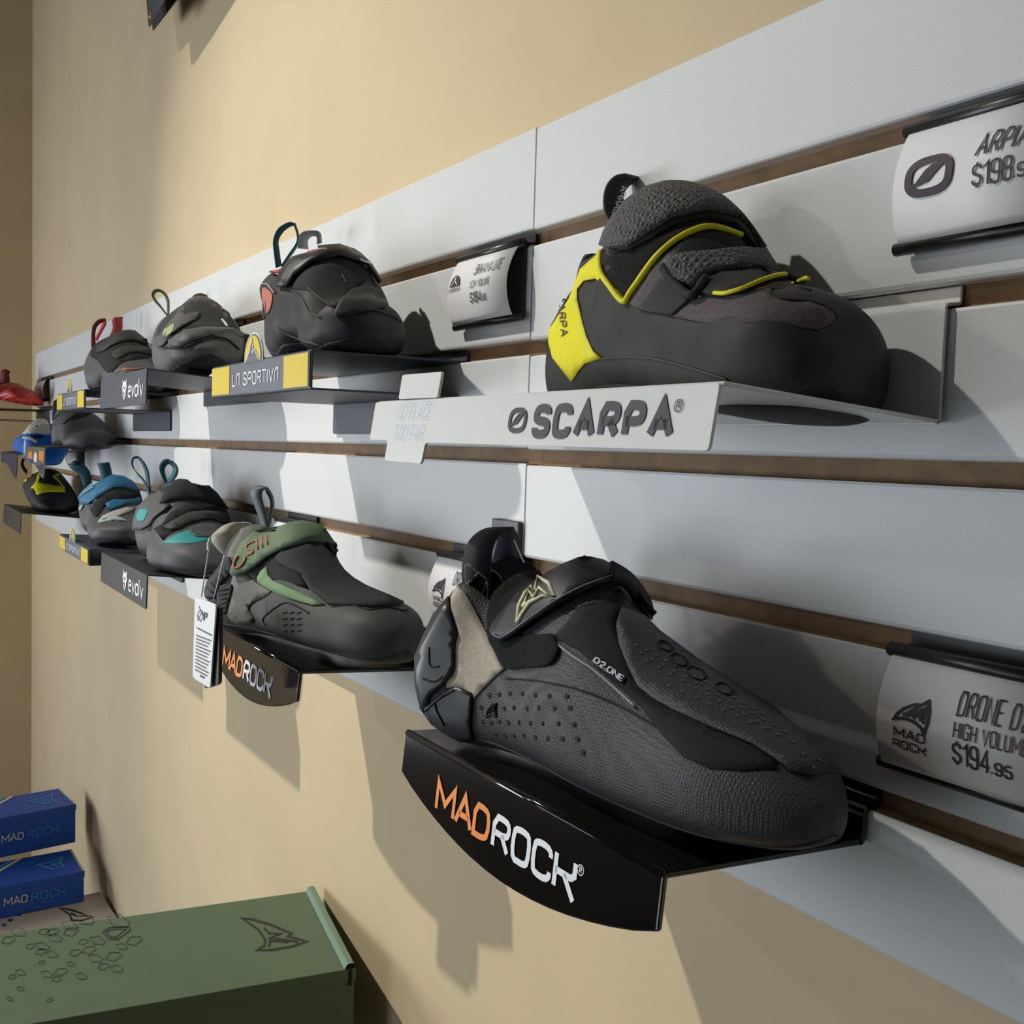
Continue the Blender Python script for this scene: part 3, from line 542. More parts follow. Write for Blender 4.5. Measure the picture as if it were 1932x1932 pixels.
class Shoe:
    def __init__(s, key, label, body=None, sole=None, cat='climbing shoe', opening=(.04, .30, 5), NS=64, NT=16, sole_h=.30):
        P = FIT[key]; s.P = P; body = body or M_rubber; sole = sole or M_sole
        S = [.5 * (.5 - .5 * math.cos(math.pi * i / (NS - 1))) + .5 * i / (NS - 1) for i in range(NS)]
        rows = []
        ya, pt, rl = math.radians(P['yaw']), math.radians(P['pitch']), math.radians(P['roll'])
        cy, sy, cp, sp, cr, sr = math.cos(ya), math.sin(ya), math.cos(pt), math.sin(pt), math.cos(rl), math.sin(rl)
        for u in S:
            zb, zt, w, c, f = (cubic(u, P[k]) for k in ('zb', 'zt', 'w', 'c', 'f'))
            g = min(max(u / .10, 0), 1); g = (1 - (1 - g) ** 2) ** .5
            q = min(max((1 - u) / .20, 0), 1); q = (1 - (1 - q) ** 2.2) ** (1 / 2.2)
            w = w * g * q
            h = min(max((1 - u) / .07, 0), 1); h = .35 + .65 * (1 - (1 - h) ** 2) ** .5
            zm = zb + f * (zt - zb); zt2 = zm + (zt - zm) * h; zb2 = zm - (zm - zb) * h
            half = []
            for k in range(NT):
                a = k / (NT - 1) * math.pi / 2
                half.append((w * math.sin(a) ** (2 / 3.2), zm - (zm - zb2) * math.cos(a) ** (2 / 3.2)))
            for k in range(1, NT):
                a = k / (NT - 1) * math.pi / 2
                half.append((w * max(math.cos(a), 0) ** (2 / 2.1), zm + (zt2 - zm) * math.sin(a) ** (2 / 2.1)))
            ring = [(-y, z) for y, z in half[::-1]] + half[1:]
            row = []
            for y, z in ring:
                hx = lerp_table(min(max(z / P['zt'][0], 0), 1), (0, .25, .5, .75, 1), P['heel'])
                x = u * P['L'] + hx * (1 - u) ** 2.5; Y = y + c
                xx = x * cp - z * sp; zz = x * sp + z * cp
                Y, zz = Y * cr - zz * sr, Y * sr + zz * cr
                row.append(V((P['x'] + xx * cy - Y * sy, P['y'] + xx * sy + Y * cy, P['z'] + zz)))
            rows.append(row)
        n = len(rows[0]); s.rows = rows; s.S = S; s.mid = n // 2
        fs = []
        for i in range(NS - 1):
            for j in range(n - 1): fs.append((i * n + j, i * n + j + 1, (i + 1) * n + j + 1, (i + 1) * n + j))
        fs.append(tuple(range(n))[::-1]); fs.append(tuple((NS - 1) * n + j for j in range(n)))
        allv = [v for r in rows for v in r]
        s.bvh = BVHTree.FromPolygons(allv, fs, epsilon=0.0)
        s.heel = (rows[0][s.mid] + rows[3][s.mid]) / 2
        s.thing = thing('climbing_shoe', label, cat, rows[0][s.mid], 'climbing shoes on the shelves')
        s.ref = (V((P['x'], P['y'], P['z'])) - EYE).dot(CF)
        # upper: open at the ankle; the walls have thickness
        keep = []
        i0, i1, k = opening
        for f in fs:
            if len(f) != 4: keep.append(f); continue
            i, j = f[0] // n, f[0] % n
            edge = min(j, n - 2 - j)
            if i0 <= S[i] <= i1 and edge < k: continue
            keep.append(f)
        s.body = mesh('rubber_upper', allv, keep, [body, M_lining], s.thing, True)
        bm = bmesh.new(); bm.from_mesh(s.body.data)
        bmesh.ops.remove_doubles(bm, verts=bm.verts[:], dist=1e-5); bmesh.ops.recalc_face_normals(bm, faces=bm.faces[:])
        # outward check
        cen = sum((v.co for v in bm.verts), V((0, 0, 0))) / len(bm.verts)
        if sum((f.calc_center_median() - cen).dot(f.normal) for f in bm.faces) < 0: bmesh.ops.reverse_faces(bm, faces=bm.faces[:])
        bm.to_mesh(s.body.data); bm.free()
        so = s.body.modifiers.new('wall', 'SOLIDIFY'); so.thickness = .0022; so.offset = -1; so.material_offset = 1; so.material_offset_rim = 0
        # sole: the lower skin, slightly proud of the upper
        js = int(NT * sole_h * 1.6); A = s.mid - js; B = s.mid + js
        sv = []; sf = []; cols = list(range(A, B + 1)); m = len(cols)
        for i in range(NS):
            c0 = rows[i][0].lerp(rows[i][s.mid], .5)
            for j in cols: sv.append(rows[i][j] + (rows[i][j] - c0).normalized() * .0007)
        for i in range(NS - 1):
            for j in range(m - 1): sf.append((i * m + j, i * m + j + 1, (i + 1) * m + j + 1, (i + 1) * m + j))
        s.sole = mesh('sole', sv, sf, sole, s.thing, True)
        so = s.sole.modifiers.new('wall', 'SOLIDIFY'); so.thickness = .0012; so.offset = -1
    def hit(s, p):
        d = px(*p).normalized(); r = s.bvh.ray_cast(EYE, d)
        return (r[0], r[1] if r[1].dot(d) < 0 else -r[1]) if r[0] is not None else (None, None)
    def at(s, p, off=0.0):
        h, n = s.hit(p)
        if h is None: return s.rim(p, off)
        return h + n * off
    def rim(s, p, off=0.0, dd=None):
        """the skin closest to a line of sight that just misses the shoe"""
        q = EYE + px(*p) * (dd or s.ref)
        for _ in range(4):
            n0 = s.bvh.find_nearest(q); q = EYE + px(*p) * ((n0[0] - EYE).dot(CF))
        h, n = n0[0], n0[1]
        if n.dot(q - h) < 0: n = -n
        return h + n * off
    def depth(s, p, dz=0.0):
        """a point of sight at the heel's distance, dz metres nearer (-) or farther (+)"""
        return EYE + px(*p) * ((s.heel - EYE).dot(CF) + dz)
    def panel(s, name, pts, mt, off=.0008, t=.0006, parent=None, smooth=True, label=None, T=None, grid=13, round_=0, lift=None, fly=False):
        if T: pts = [(T[1] + x * T[0], T[2] + y * T[0]) for x, y in pts]
        if smooth: pts = [tuple(p) for p in smooth_line(pts, 4, True)]
        P2 = [V(p) for p in pts]; xs = [p.x for p in P2]; ys = [p.y for p in P2]
        st = max(max(xs) - min(xs), max(ys) - min(ys)) / grid
        n0 = len(P2)
        def inside(q):
            r = False
            for a, b in zip(P2, P2[1:] + P2[:1]):
                if (a.y > q.y) != (b.y > q.y) and q.x < (b.x - a.x) * (q.y - a.y) / (b.y - a.y) + a.x: r = not r
            return r
        def edge_d(q):
            best = 1e9
            for a, b in zip(P2, P2[1:] + P2[:1]):
                d = b - a; k = min(1, max(0, (q - a).dot(d) / max(d.length_squared, 1e-9))); best = min(best, (q - a - d * k).length)
            return best
        extra = []
        y = min(ys) + st * .5; r = 0
        while y < max(ys):
            x = min(xs) + (st * .5 if r % 2 else st)
            while x < max(xs):
                q = V((x, y))
                if inside(q) and edge_d(q) > st * .35: extra.append(q)
                x += st
            y += st * .87; r += 1
        res = delaunay_2d_cdt(P2 + extra, [], [list(range(n0))], 1, 1e-6)
        vs2, fs = res[0], res[2]
        hits = [s.hit((v.x, v.y)) for v in vs2]
        good = [(v, (h - EYE).dot(CF)) for v, (h, n) in zip(vs2, hits) if h is not None]
        if not good: good = [(V(vs2[0]), s.ref)]
        out = []
        for v, (h, nn) in zip(vs2, hits):
            o = off if lift is None else off + lift(v.x, v.y)
            if h is None:
                b = sorted(good, key=lambda g: (g[0] - V(v)).length_squared)[:3]
                w = [1 / ((g[0] - V(v)).length + 1e-3) for g in b]; dd = sum(g[1] * k for g, k in zip(b, w)) / sum(w)
                out.append(EYE + px(v.x, v.y) * (dd - o * .3) if fly else s.rim((v.x, v.y), o, dd))
            else: out.append(h + nn * o)
        o = mesh(name, out, fs, mt, parent or s.thing, True, label)
        bm = bmesh.new(); bm.from_mesh(o.data); bm.normal_update()
        if sum(f.normal.dot(f.calc_center_median() - EYE) for f in bm.faces) > 0: bmesh.ops.reverse_faces(bm, faces=bm.faces[:])
        bm.to_mesh(o.data); bm.free()
        if t:
            m = o.modifiers.new('thick', 'SOLIDIFY'); m.thickness = t; m.offset = -1
        return o
    def line(s, name, pts, r, mt, T=None, parent=None, off=.0004, label=None, sm=5):
        if T: pts = [(T[1] + x * T[0], T[2] + y * T[0]) for x, y in pts]
        P3 = [s.at((p[0], p[1]), off) for p in (smooth_line(pts, sm) if sm else pts)]
        P3 = [p for i, p in enumerate(P3) if i == 0 or (p - P3[i - 1]).length > 2e-5]
        return tube(name, P3, r, mt, parent or s.thing, 6, label)
    def writer(s, o, ex, ey, off=.0012, T=None):
        """place function for lettering on the shoe: box (a, b) -> photo point -> skin"""
        if T: o = (T[1] + o[0] * T[0], T[2] + o[1] * T[0]); ex = (ex[0] * T[0], ex[1] * T[0]); ey = (ey[0] * T[0], ey[1] * T[0])
        return lambda a, b: s.at((o[0] + ex[0] * a + ey[0] * b, o[1] + ex[1] * a + ey[1] * b), off)
    def dots(s, name, pts, r, mt, T=None, parent=None, off=.0005, label=None):
        vs, fs = [], []
        for p in pts:
            if T: p = (T[1] + p[0] * T[0], T[2] + p[1] * T[0])
            h, n = s.hit(p)
            if h is None: continue
            a = n.cross(V((0, 0, 1))).normalized(); b = n.cross(a); k = len(vs)
            vs += [h + n * off + (a * math.cos(i * math.pi / 4) + b * math.sin(i * math.pi / 4)) * r for i in range(8)]; fs.append([k + i for i in range(8)])
        return mesh(name, vs, fs, mt, parent or s.thing, label=label)
    def strip(s, name, A, B, mt, dA=0.0, dB=0.0, t=.0012, T=None, parent=None, label=None):
        """a band between two edge lines seen in the photo, each edge at its own distance (number or list)"""
        if T:
            A = [(T[1] + x * T[0], T[2] + y * T[0]) for x, y in A]; B = [(T[1] + x * T[0], T[2] + y * T[0]) for x, y in B]
        def run(E, d):
            m = len(E); ds = d if isinstance(d, (list, tuple)) else [d, d]
            z = [(p[0], p[1], ds[0] + 0 * i if len(ds) == 1 else lerp_table(i / (m - 1), [q / (len(ds) - 1) for q in range(len(ds))], ds)) for i, p in enumerate(E)]
            return [s.depth((q.x, q.y), q.z) for q in smooth_line(z, 5)]
        a, b = run(A, dA), run(B, dB)
        n = min(len(a), len(b)); vs = a[:n] + b[:n]
        fs = [(i, i + 1, n + i + 1, n + i) for i in range(n - 1)]
        o = mesh(name, vs, fs, mt, parent or s.thing, True, label)
        m = o.modifiers.new('thick', 'SOLIDIFY'); m.thickness = t; m.offset = 0
        return o
    def plate(s, name, pts, mt, d=0.0, t=.0015, T=None, parent=None, label=None):
        if T: pts = [(T[1] + x * T[0], T[2] + y * T[0]) for x, y in pts]
        P2 = [V(p) for p in smooth_line(pts, 4, True)]
        res = delaunay_2d_cdt(P2, [], [list(range(len(P2)))], 1, 1e-6)
        o = mesh(name, [s.depth((v.x, v.y), d) for v in res[0]], res[2], mt, parent or s.thing, label=label)
        m = o.modifiers.new('thick', 'SOLIDIFY'); m.thickness = t; m.offset = 0
        return o

# ------------------------------------------------------------------ shoe materials
M_suede = mat('mauve_grey_suede', (.115, .095, .098), .9, noise=.25, nscale=500, bump=.25, bscale=1500)
M_neon = mat('acid_yellow_synthetic', (.80, .73, .0), .55, noise=.06, nscale=300)
M_velcro = mat('black_hook_pile', (.010, .010, .010), .95, bump=.9, bscale=1400, bdist=.003)
M_strapgrey = mat('grey_moulded_strap', (.085, .085, .088), .7, bump=.9, bscale=330, kind='voronoi', bdist=.0025)
M_strapblk = mat('black_strap_edge', (.010, .010, .011), .8)
M_web = mat('black_webbing', (.040, .040, .044), .75, bump=.5, bscale=900, kind='wave')
M_webhi = mat('blue_black_webbing', (.055, .055, .085), .7)
M_hexrub = mat('moulded_cell_rubber', (.042, .042, .044), .52, spec=.4, bump=.45, bscale=640, kind='voronoi', bdist=.0012, rnd=.3)
M_glossrub = mat('smooth_heel_rubber', (.045, .045, .050), .38, spec=.5)
M_tan = mat('stone_suede', (.50, .43, .345), .92, noise=.12, nscale=400, bump=.2, bscale=1200)
M_leather = mat('black_strap_leather', (.013, .013, .014), .48, bump=.1, bscale=900)
M_cream = mat('cream_rubber_print', (.66, .62, .40), .5)
M_blkfab = mat('black_stretch_fabric', (.012, .012, .013), .9, bump=.4, bscale=1600)
M_hole = mat('perforation_black', (.006, .006, .007), .8)
M_holehi = mat('perforation_grey', (.085, .085, .090), .6)
M_thread = mat('grey_thread', (.30, .30, .33), .8)
M_greyrub = mat('mid_grey_rubber', (.060, .058, .056), .6, spec=.35, noise=.15, nscale=90)
M_olive = mat('grey_olive_synthetic', (.165, .170, .140), .7, noise=.12, nscale=200)
M_sage = mat('sage_green_strap', (.135, .200, .105), .7, noise=.08, nscale=400)
M_sagehi = mat('bright_sage_lining', (.19, .30, .15), .85, bump=.3, bscale=900)
M_coral = mat('coral_print', (.52, .14, .09), .6)
M_bone = mat('bone_pull_tab', (.74, .69, .56), .7)
M_slatelo = mat('slate_loop', (.085, .105, .115), .55)
M_toefab = mat('black_flecked_fabric', (.028, .028, .028), .85, noise=.5, nscale=700, bump=.5, bscale=500, kind='voronoi')
M_teal = mat('deep_teal_webbing', (.010, .085, .115), .6)
M_red = mat('bright_red_fabric', (.46, .045, .04), .6)
M_olivew = mat('olive_webbing', (.125, .140, .070), .7)
M_sand = mat('olive_print', (.32, .34, .16), .7)
M_aqua = mat('aqua_synthetic', (.03, .30, .31), .6)
M_blue = mat('mid_blue_synthetic', (.018, .145, .27), .6)
M_bluehi = mat('light_blue_synthetic', (.10, .30, .40), .6)
M_palegrey = mat('pale_grey_mesh', (.45, .43, .40), .8)
M_royal = mat('royal_blue_rubber', (.004, .13, .52), .35)
M_offw = mat('off_white_synthetic', (.66, .64, .56), .55)
M_redrub = mat('red_rubber', (.42, .018, .014), .42, noise=.2, nscale=60)
M_redhi = mat('red_rubber_highlight', (.62, .035, .02), .4)  # lit tone of the red rubber, put into the colour
M_dkred = mat('dark_red_webbing', (.16, .012, .012), .6)
M_orangew = mat('orange_lining', (.62, .22, .01), .7)
M_grey2 = mat('light_rubber_grey', (.078, .078, .080), .6, noise=.15, nscale=80)

# ---- grey and yellow shoe on the white shelf
T = (.4141, 960, 280)
s = Shoe('scarpa', 'large grey and acid yellow climbing shoe with two flap straps on the white shelf')
s.panel('suede_side', [(545, 705), (650, 540), (720, 480), (790, 430), (860, 390), (1050, 410), (1090, 450), (1140, 530), (1250, 570), (1380, 650), (1200, 640), (1190, 670), (1230, 690), (1370, 700), (1450, 730), (1490, 770), (1470, 800), (1410, 830), (1330, 815), (1080, 795), (880, 795), (760, 770), (600, 735)], M_suede, .0007, .0005, T=T, smooth=False, grid=18)
h = s.panel('yellow_heel', [(432, 465), (330, 555), (306, 620), (262, 680), (215, 760), (190, 830), (187, 880), (205, 955), (290, 1060), (320, 1015), (350, 980), (430, 955), (390, 925), (360, 860), (340, 790), (316, 690), (316, 645), (345, 606), (400, 595), (470, 650), (530, 705), (545, 690), (475, 618), (428, 555)], M_neon, .0011, .0008, T=T, smooth=False, grid=18)
lettering('heel_wordmark', 'SCARPA', 1, .16, .16, s.writer((224, 640), (26, 218), (175, -25), .0016, T), M_inkb, h, gap=.3)
s.panel('hook_pile', [(432, 470), (422, 540), (460, 605), (535, 680), (620, 560), (690, 470), (800, 400), (860, 365), (1000, 360), (1060, 380), (1060, 330), (900, 310), (640, 410)], M_velcro, .0016, .001, T=T, smooth=False)
s.panel('tongue', [(790, 430), (870, 398), (1000, 390), (1070, 455), (1030, 500), (860, 510), (755, 505)], M_blkfab, .0012, .0006, T=T)
s.line('yellow_piping', [(425, 478), (428, 562), (472, 632), (530, 700), (562, 660), (640, 552), (690, 490), (760, 428), (860, 376), (940, 368), (1050, 405)], .0016, M_neon, T=T, off=.0016)
st = s.panel('top_strap', [(400, 438), (420, 370), (470, 310), (540, 240), (610, 175), (700, 152), (880, 152), (1000, 232), (1100, 340), (1148, 388), (1155, 420), (1132, 478), (1110, 462), (1060, 380), (1020, 335), (900, 312), (760, 342), (640, 420), (560, 468), (480, 470)], M_strapgrey, .0062, .0032, T=T, smooth=False, grid=20)
s.panel('strap_underside', [(480, 466), (560, 464), (640, 416), (760, 338), (900, 308), (1020, 330), (1062, 378), (1110, 372), (1156, 405), (1152, 440), (1130, 484), (1098, 470), (1050, 400), (1010, 362), (900, 332), (760, 362), (650, 432), (560, 474)], M_strapblk, .0040, .002, T=T, smooth=False, parent=st)
fl = s.plate('strap_tip', [(603, 152), (625, 110), (660, 96), (780, 105), (885, 118), (882, 157), (850, 152), (740, 158), (640, 152)], M_strapblk, .035, .003, T=T)
tube('tip_piping', [s.depth((T[1] + x * T[0], T[2] + y * T[0]), .033) for x, y in ((640, 100), (700, 99), (770, 110), (848, 124), (850, 146))], .0009, M_neon, fl)
st2 = s.panel('toe_strap', [(720, 560), (735, 530), (800, 510), (920, 505), (1020, 490), (1130, 486), (1250, 520), (1340, 555), (1376, 580), (1370, 602), (1340, 592), (1250, 570), (1130, 570), (1050, 580), (950, 592), (880, 612), (860, 665), (770, 620)], M_strapgrey, .0058, .003, T=T, smooth=False, grid=18)
s.panel('strap_underside', [(880, 606), (950, 588), (1130, 566), (1250, 566), (1345, 588), (1352, 606), (1270, 606), (1190, 618), (1080, 672), (960, 692), (865, 672)], M_strapblk, .0036, .002, T=T, smooth=False, parent=st2)
s.line('yellow_edging', [(955, 687), (1010, 688), (1080, 668), (1180, 628), (1270, 608), (1358, 632)], .0010, M_neon, T=T, off=.0036)
s.panel('webbing_anchor', [(700, 600), (840, 682), (820, 712), (750, 768), (600, 735), (640, 690)], M_web, .0022, .0012, T=T, smooth=False)
s.line('buckle', [(722, 560), (760, 622), (830, 690), (872, 690), (905, 625)], .0022, M_strapblk, T=T, off=.0044)
tb = s.strip('pull_tab', [(466, 335), (440, 290), (434, 230), (448, 170), (484, 130), (530, 119)], [(540, 270), (522, 240), (520, 210), (540, 175), (575, 150), (620, 140)], M_web, -.004, [.012, .016], .0016, T=T)
lettering('tab_wordmark', 'SCARPA', 1, .30, .17, lambda a, b: s.depth((T[1] + (462 + 52 * a + 100 * b) * T[0], T[2] + (322 - 150 * a + 6 * b) * T[0]), -.0045 + b * .03), M_white, tb, gap=.25)
s.line('toe_rubber_edge', [(1190, 668), (1240, 690), (1370, 700), (1450, 728), (1495, 775)], .0005, M_hole, T=T)
s.line('rand_edge', [(430, 958), (560, 952), (680, 962), (860, 1010), (1000, 1055)], .0006, M_greyrub, T=T)

# ---- big black perforated shoe
T2 = (.3106, 740, 950); T3 = (.4824, 1000, 1100)
s = Shoe('drone', 'large black perforated climbing shoe with stone coloured heel on the nearest black shelf', M_hexrub, opening=(.02, .27, 7))
s.panel('heel_suede', [(400, 500), (362, 575), (362, 650), (400, 760), (402, 800), (388, 850), (388, 1000), (370, 1050), (335, 1080), (335, 1118), (380, 1112), (440, 1132), (495, 1150), (500, 1182), (560, 1120), (640, 1042), (692, 1005), (650, 955), (602, 830), (560, 755), (500, 640), (440, 540)], M_tan, .0010, .0008, T=T2, smooth=False, grid=16)
hc = s.panel('heel_cup', [(355, 572), (262, 690), (192, 800), (156, 930), (148, 1100), (182, 1245), (212, 1268), (236, 1165), (330, 1092), (336, 1076), (370, 1046), (386, 1000), (386, 850), (400, 800), (360, 660)], M_glossrub, .0022, .0018, T=T2, smooth=False, grid=16)
s.panel('heel_cup_side', [(190, 1245), (330, 1152), (400, 1112), (495, 1160), (490, 1250), (480, 1330), (500, 1425), (420, 1432), (330, 1385), (252, 1330)], M_glossrub, .0020, .0016, T=T2, smooth=False)
for L in ([(240, 870), (245, 980), (300, 985)], [(200, 1060), (270, 1080), (320, 1050)], [(215, 1255), (300, 1180), (390, 1130)], [(270, 1200), (285, 1260), (330, 1340)]): s.line('heel_groove', L, .0006, M_hole, T=T2, off=.0022)
s.panel('hook_pile_collar', [(600, 600), (640, 520), (760, 440), (880, 422), (980, 432), (1010, 470), (800, 640), (760, 800), (970, 800), (1000, 830), (1022, 900), (960, 985), (800, 1000), (700, 1002), (640, 900), (600, 830), (588, 730)], M_velcro, .0022, .0016, T=T2, grid=16)
s.panel('throat_fabric', [(1465, 1453), (1400, 1455), (1338, 1450), (1289, 1428), (1251, 1389), (1207, 1332), (1164, 1293), (1063, 1211), (1044, 1205), (1091, 1149), (1166, 1111), (1178, 1130), (1163, 1167), (1164, 1197), (1193, 1274), (1217, 1312), (1270, 1346), (1338, 1377), (1415, 1409), (1463, 1438)], M_blkfab, .0009, .0006, smooth=False, grid=20)
tp = s.panel('toe_patch', [(352, 108), (335, 170), (347, 240), (382, 330), (422, 408), (482, 458), (560, 503), (700, 568), (860, 633), (968, 703), (1010, 738), (1100, 760), (1200, 742), (1212, 722), (1100, 608), (950, 500), (800, 410), (650, 312), (500, 200), (440, 140)], M_hexrub, .0024, .0018, T=T3, smooth=False, grid=20)
def row(a, b, n): return [(a[0] + (b[0] - a[0]) * i / (n - 1), a[1] + (b[1] - a[1]) * i / (n - 1)) for i in range(n)]
s.dots('perforations', row((413, 257), (905, 530), 14) + row((430, 290), (990, 600), 14) + row((455, 320), (1020, 640), 13) + row((545, 418), (960, 612), 9) + [(1058, 688), (1095, 735), (1115, 705)], .0010, M_holehi, T3, tp, .0027)
for cx, cy, r in ((520, 262, 30), (575, 318, 36), (645, 372, 40), (752, 432, 36)):
    s.line('hexagon_mark', [(cx + r * math.cos(k * math.pi / 3), cy + r * .62 * math.sin(k * math.pi / 3) + r * .35 * math.cos(k * math.pi / 3)) for k in range(7)], .0005, M_hole, T=T3, parent=tp, off=.0025, sm=0)
s.dots('side_perforations', [(590, 1165), (650, 1160), (715, 1155), (790, 1155), (870, 1165), (955, 1170), (1060, 1172), (540, 1240), (680, 1245), (740, 1240), (820, 1245), (890, 1240), (985, 1245), (1080, 1243), (550, 1325), (600, 1330), (650, 1325), (705, 1330), (770, 1330), (840, 1333), (915, 1335), (1010, 1338), (1105, 1343), (630, 1405), (685, 1410), (740, 1410), (800, 1410), (870, 1420), (945, 1427), (1035, 1430), (1125, 1430), (1160, 1513)], .0013, M_hole, T2, s.body, .0005)
s.line('embossed_mark', [(572, 1298), (590, 1245), (612, 1222), (618, 1238), (636, 1212), (634, 1298), (616, 1280), (590, 1285), (572, 1298)], .0006, M_hole, T=T2, sm=0)
s.line('embossed_mark', [(592, 1272), (608, 1245), (616, 1262), (628, 1240), (626, 1276)], .0005, M_hole, T=T2, sm=0)
s.line('rand_line', [(690, 1062), (900, 1080), (1150, 1135), (1400, 1240), (1560, 1330), (1750, 1440)], .0005, M_hole, T=T2)
s.line('seam', [(1000, 850), (1100, 930), (1220, 1010), (1350, 1120), (1480, 1240)], .0006, M_thread, T=T2, off=.0010)
lab = s.panel('woven_label', [(256, 290), (378, 378), (368, 402), (243, 313)], M_navyprint, .0016, .0008, T=T3, smooth=False)
lettering('label_print', 'D2.ONE', 1, .22, .22, s.writer((254, 314), (108, 80), (48, -72), .0022, T3), M_white, lab, gap=.25)
st = s.panel('strap', [(640, 785), (662, 740), (800, 590), (980, 440), (1130, 352), (1200, 332), (1280, 330), (1350, 358), (1450, 430), (1540, 540), (1576, 630), (1566, 705), (1532, 690), (1500, 600), (1440, 515), (1390, 485), (1250, 532), (1040, 642), (800, 792), (760, 822), (700, 845), (658, 825)], M_leather, .0062, .003, T=T2, smooth=False, grid=22)
dz = (s.at((1185, 1125)) - s.heel).dot(CF)
s.strip('strap_end', [(1330, 350), (1440, 420), (1530, 530), (1572, 625), (1566, 705)], [(1330, 500), (1400, 500), (1455, 560), (1500, 640), (1528, 692)], M_leather, [dz - .004, dz + .016], [dz - .008, dz + .004], .0028, T=T2, parent=st)
s.line('strap_stitching', [(668, 810), (705, 832), (755, 812), (1035, 632), (1250, 520), (1385, 474)], .00035, M_thread, T=T2, parent=st, off=.0066)
s.line('strap_emblem', [(816, 745), (826, 650), (860, 585), (892, 552), (914, 575), (930, 502), (990, 532), (1028, 608), (960, 604), (890, 640), (850, 690), (816, 745)], .0011, M_cream, T=T2, parent=st, off=.0066, sm=0)
s.line('strap_emblem', [(848, 655), (884, 578), (910, 612), (940, 555), (990, 596), (900, 628), (848, 655)], .0011, M_cream, T=T2, parent=st, off=.0066, sm=0)
lp = s.strip('pull_loop', [(562, 775), (500, 645), (440, 545), (424, 440), (430, 340), (450, 260), (500, 195), (560, 160), (620, 150)], [(576, 775), (582, 690), (588, 590), (592, 480), (600, 360), (612, 275), (640, 210), (690, 168), (740, 150)], M_web, [.0, -.010, -.006, .004], [-.006, -.012, -.010, .004], .0018, T=T2)
s.strip('pull_loop', [(620, 152), (640, 205), (622, 285), (608, 350), (612, 430)], [(738, 150), (768, 200), (778, 270), (776, 340), (780, 420)], M_webhi, [.006, .024, .034], [.010, .030, .040], .0018, T=T2)
s.plate('inner_heel', [(596, 330), (770, 330), (880, 405), (800, 440), (690, 500), (620, 590), (596, 640)], M_lining, .030, .002, T=T2)
for L in ([(445, 370), (450, 560)], [(455, 365), (575, 460)], [(575, 470), (515, 640)], [(578, 480), (572, 700)]):
    tube('loop_stitching', [s.depth((T2[1] + x * T2[0], T2[2] + y * T2[0]), -.0135) for x, y in row(L[0], L[1], 6)], .0004, M_thread, lp)
tube('tag_thread', [s.depth((T2[1] + x * T2[0], T2[2] + y * T2[0]), .02) for x, y in ((705, 165), (740, 220), (775, 300), (795, 345), (803, 360))], .0005, M_white, s.thing)

# ---- grey shoe with the green strap
T = (.2692, 340, 880)
s = Shoe('os', 'grey climbing shoe with sage green strap and bone coloured heel tab on a black shelf', M_greyrub, opening=(.04, .22, 5))
s.panel('olive_heel_side', [(440, 430), (520, 405), (600, 440), (480, 560), (405, 690), (395, 755), (470, 760), (540, 820), (640, 880), (510, 960), (485, 1010), (520, 1090), (400, 1100), (340, 1050), (330, 990), (362, 830), (372, 700), (335, 620), (400, 500)], M_olive, .0009, .0006, T=T, grid=15)
s.panel('ribbed_heel_pad', [(335, 640), (370, 690), (360, 750), (290, 830), (240, 930), (152, 892), (178, 820), (240, 760)], M_rubber, .0020, .0016, T=T)
s.panel('ribbed_side_pad', [(270, 850), (372, 830), (350, 950), (320, 1035), (282, 990)], M_rubber, .0018, .0014, T=T)
for k in range(5): s.line('pad_rib', [(275 + 6 * k, 872 + 30 * k), (355 - 8 * k, 860 + 32 * k)], .0006, M_hole, T=T, off=.0020, sm=0)
for k in range(5): s.line('pad_rib', [(200 + 30 * k, 850 - 32 * k), (250 + 24 * k, 890 - 36 * k)], .0006, M_hole, T=T, off=.0022, sm=0)
s.panel('throat', [(500, 750), (640, 655), (700, 640), (690, 680), (830, 740), (905, 865), (820, 835), (650, 790), (600, 715), (560, 760), (540, 800)], M_blkfab, .0012, .0006, T=T, smooth=False)
s.panel('sage_lining', [(612, 705), (622, 760), (655, 800), (760, 850), (880, 908), (1022, 975), (930, 977), (780, 930), (640, 872), (562, 822), (546, 785), (572, 740)], M_sagehi, .0018, .001, T=T, smooth=False)
s.panel('toe_fabric', [(680, 645), (720, 600), (900, 548), (960, 540), (1070, 640), (1180, 742), (1300, 852), (1450, 915), (1560, 965), (1480, 985), (1330, 992), (1040, 972), (920, 865), (860, 765), (700, 685)], M_toefab, .0026, .0016, T=T, smooth=False, grid=18)
s.line('toe_crease', [(1060, 985), (1200, 975), (1320, 1005), (1450, 990), (1560, 1010), (1600, 1000)], .0006, M_hole, T=T)
s.line('side_inset', [(600, 1110), (582, 1080), (600, 1045), (720, 960), (800, 972), (905, 1030)], .0006, M_hole, T=T)
for k in range(12): s.line('inset_mark', [(720 + 50 * (k % 3), 1030 + 42 * (k // 3)), (750 + 50 * (k % 3), 1022 + 42 * (k // 3))], .0005, M_hole, T=T, sm=0)
st = s.panel('sage_strap', [(388, 765), (376, 740), (400, 655), (440, 562), (520, 482), (700, 412), (850, 392), (1000, 378), (1050, 440), (1116, 520), (1080, 546), (900, 548), (740, 592), (620, 650), (540, 710), (480, 745)], M_sage, .0052, .0028, T=T, smooth=False, grid=18)
s.panel('strap_end', [(1010, 535), (1114, 524), (1078, 636), (1040, 600)], M_strapblk, .0030, .002, T=T, smooth=False, parent=st)
s.line('strap_print', [(548, 556), (500, 574), (490, 594), (505, 606), (535, 606), (540, 625), (500, 642)], .0009, M_coral, T=T, parent=st, off=.0056)
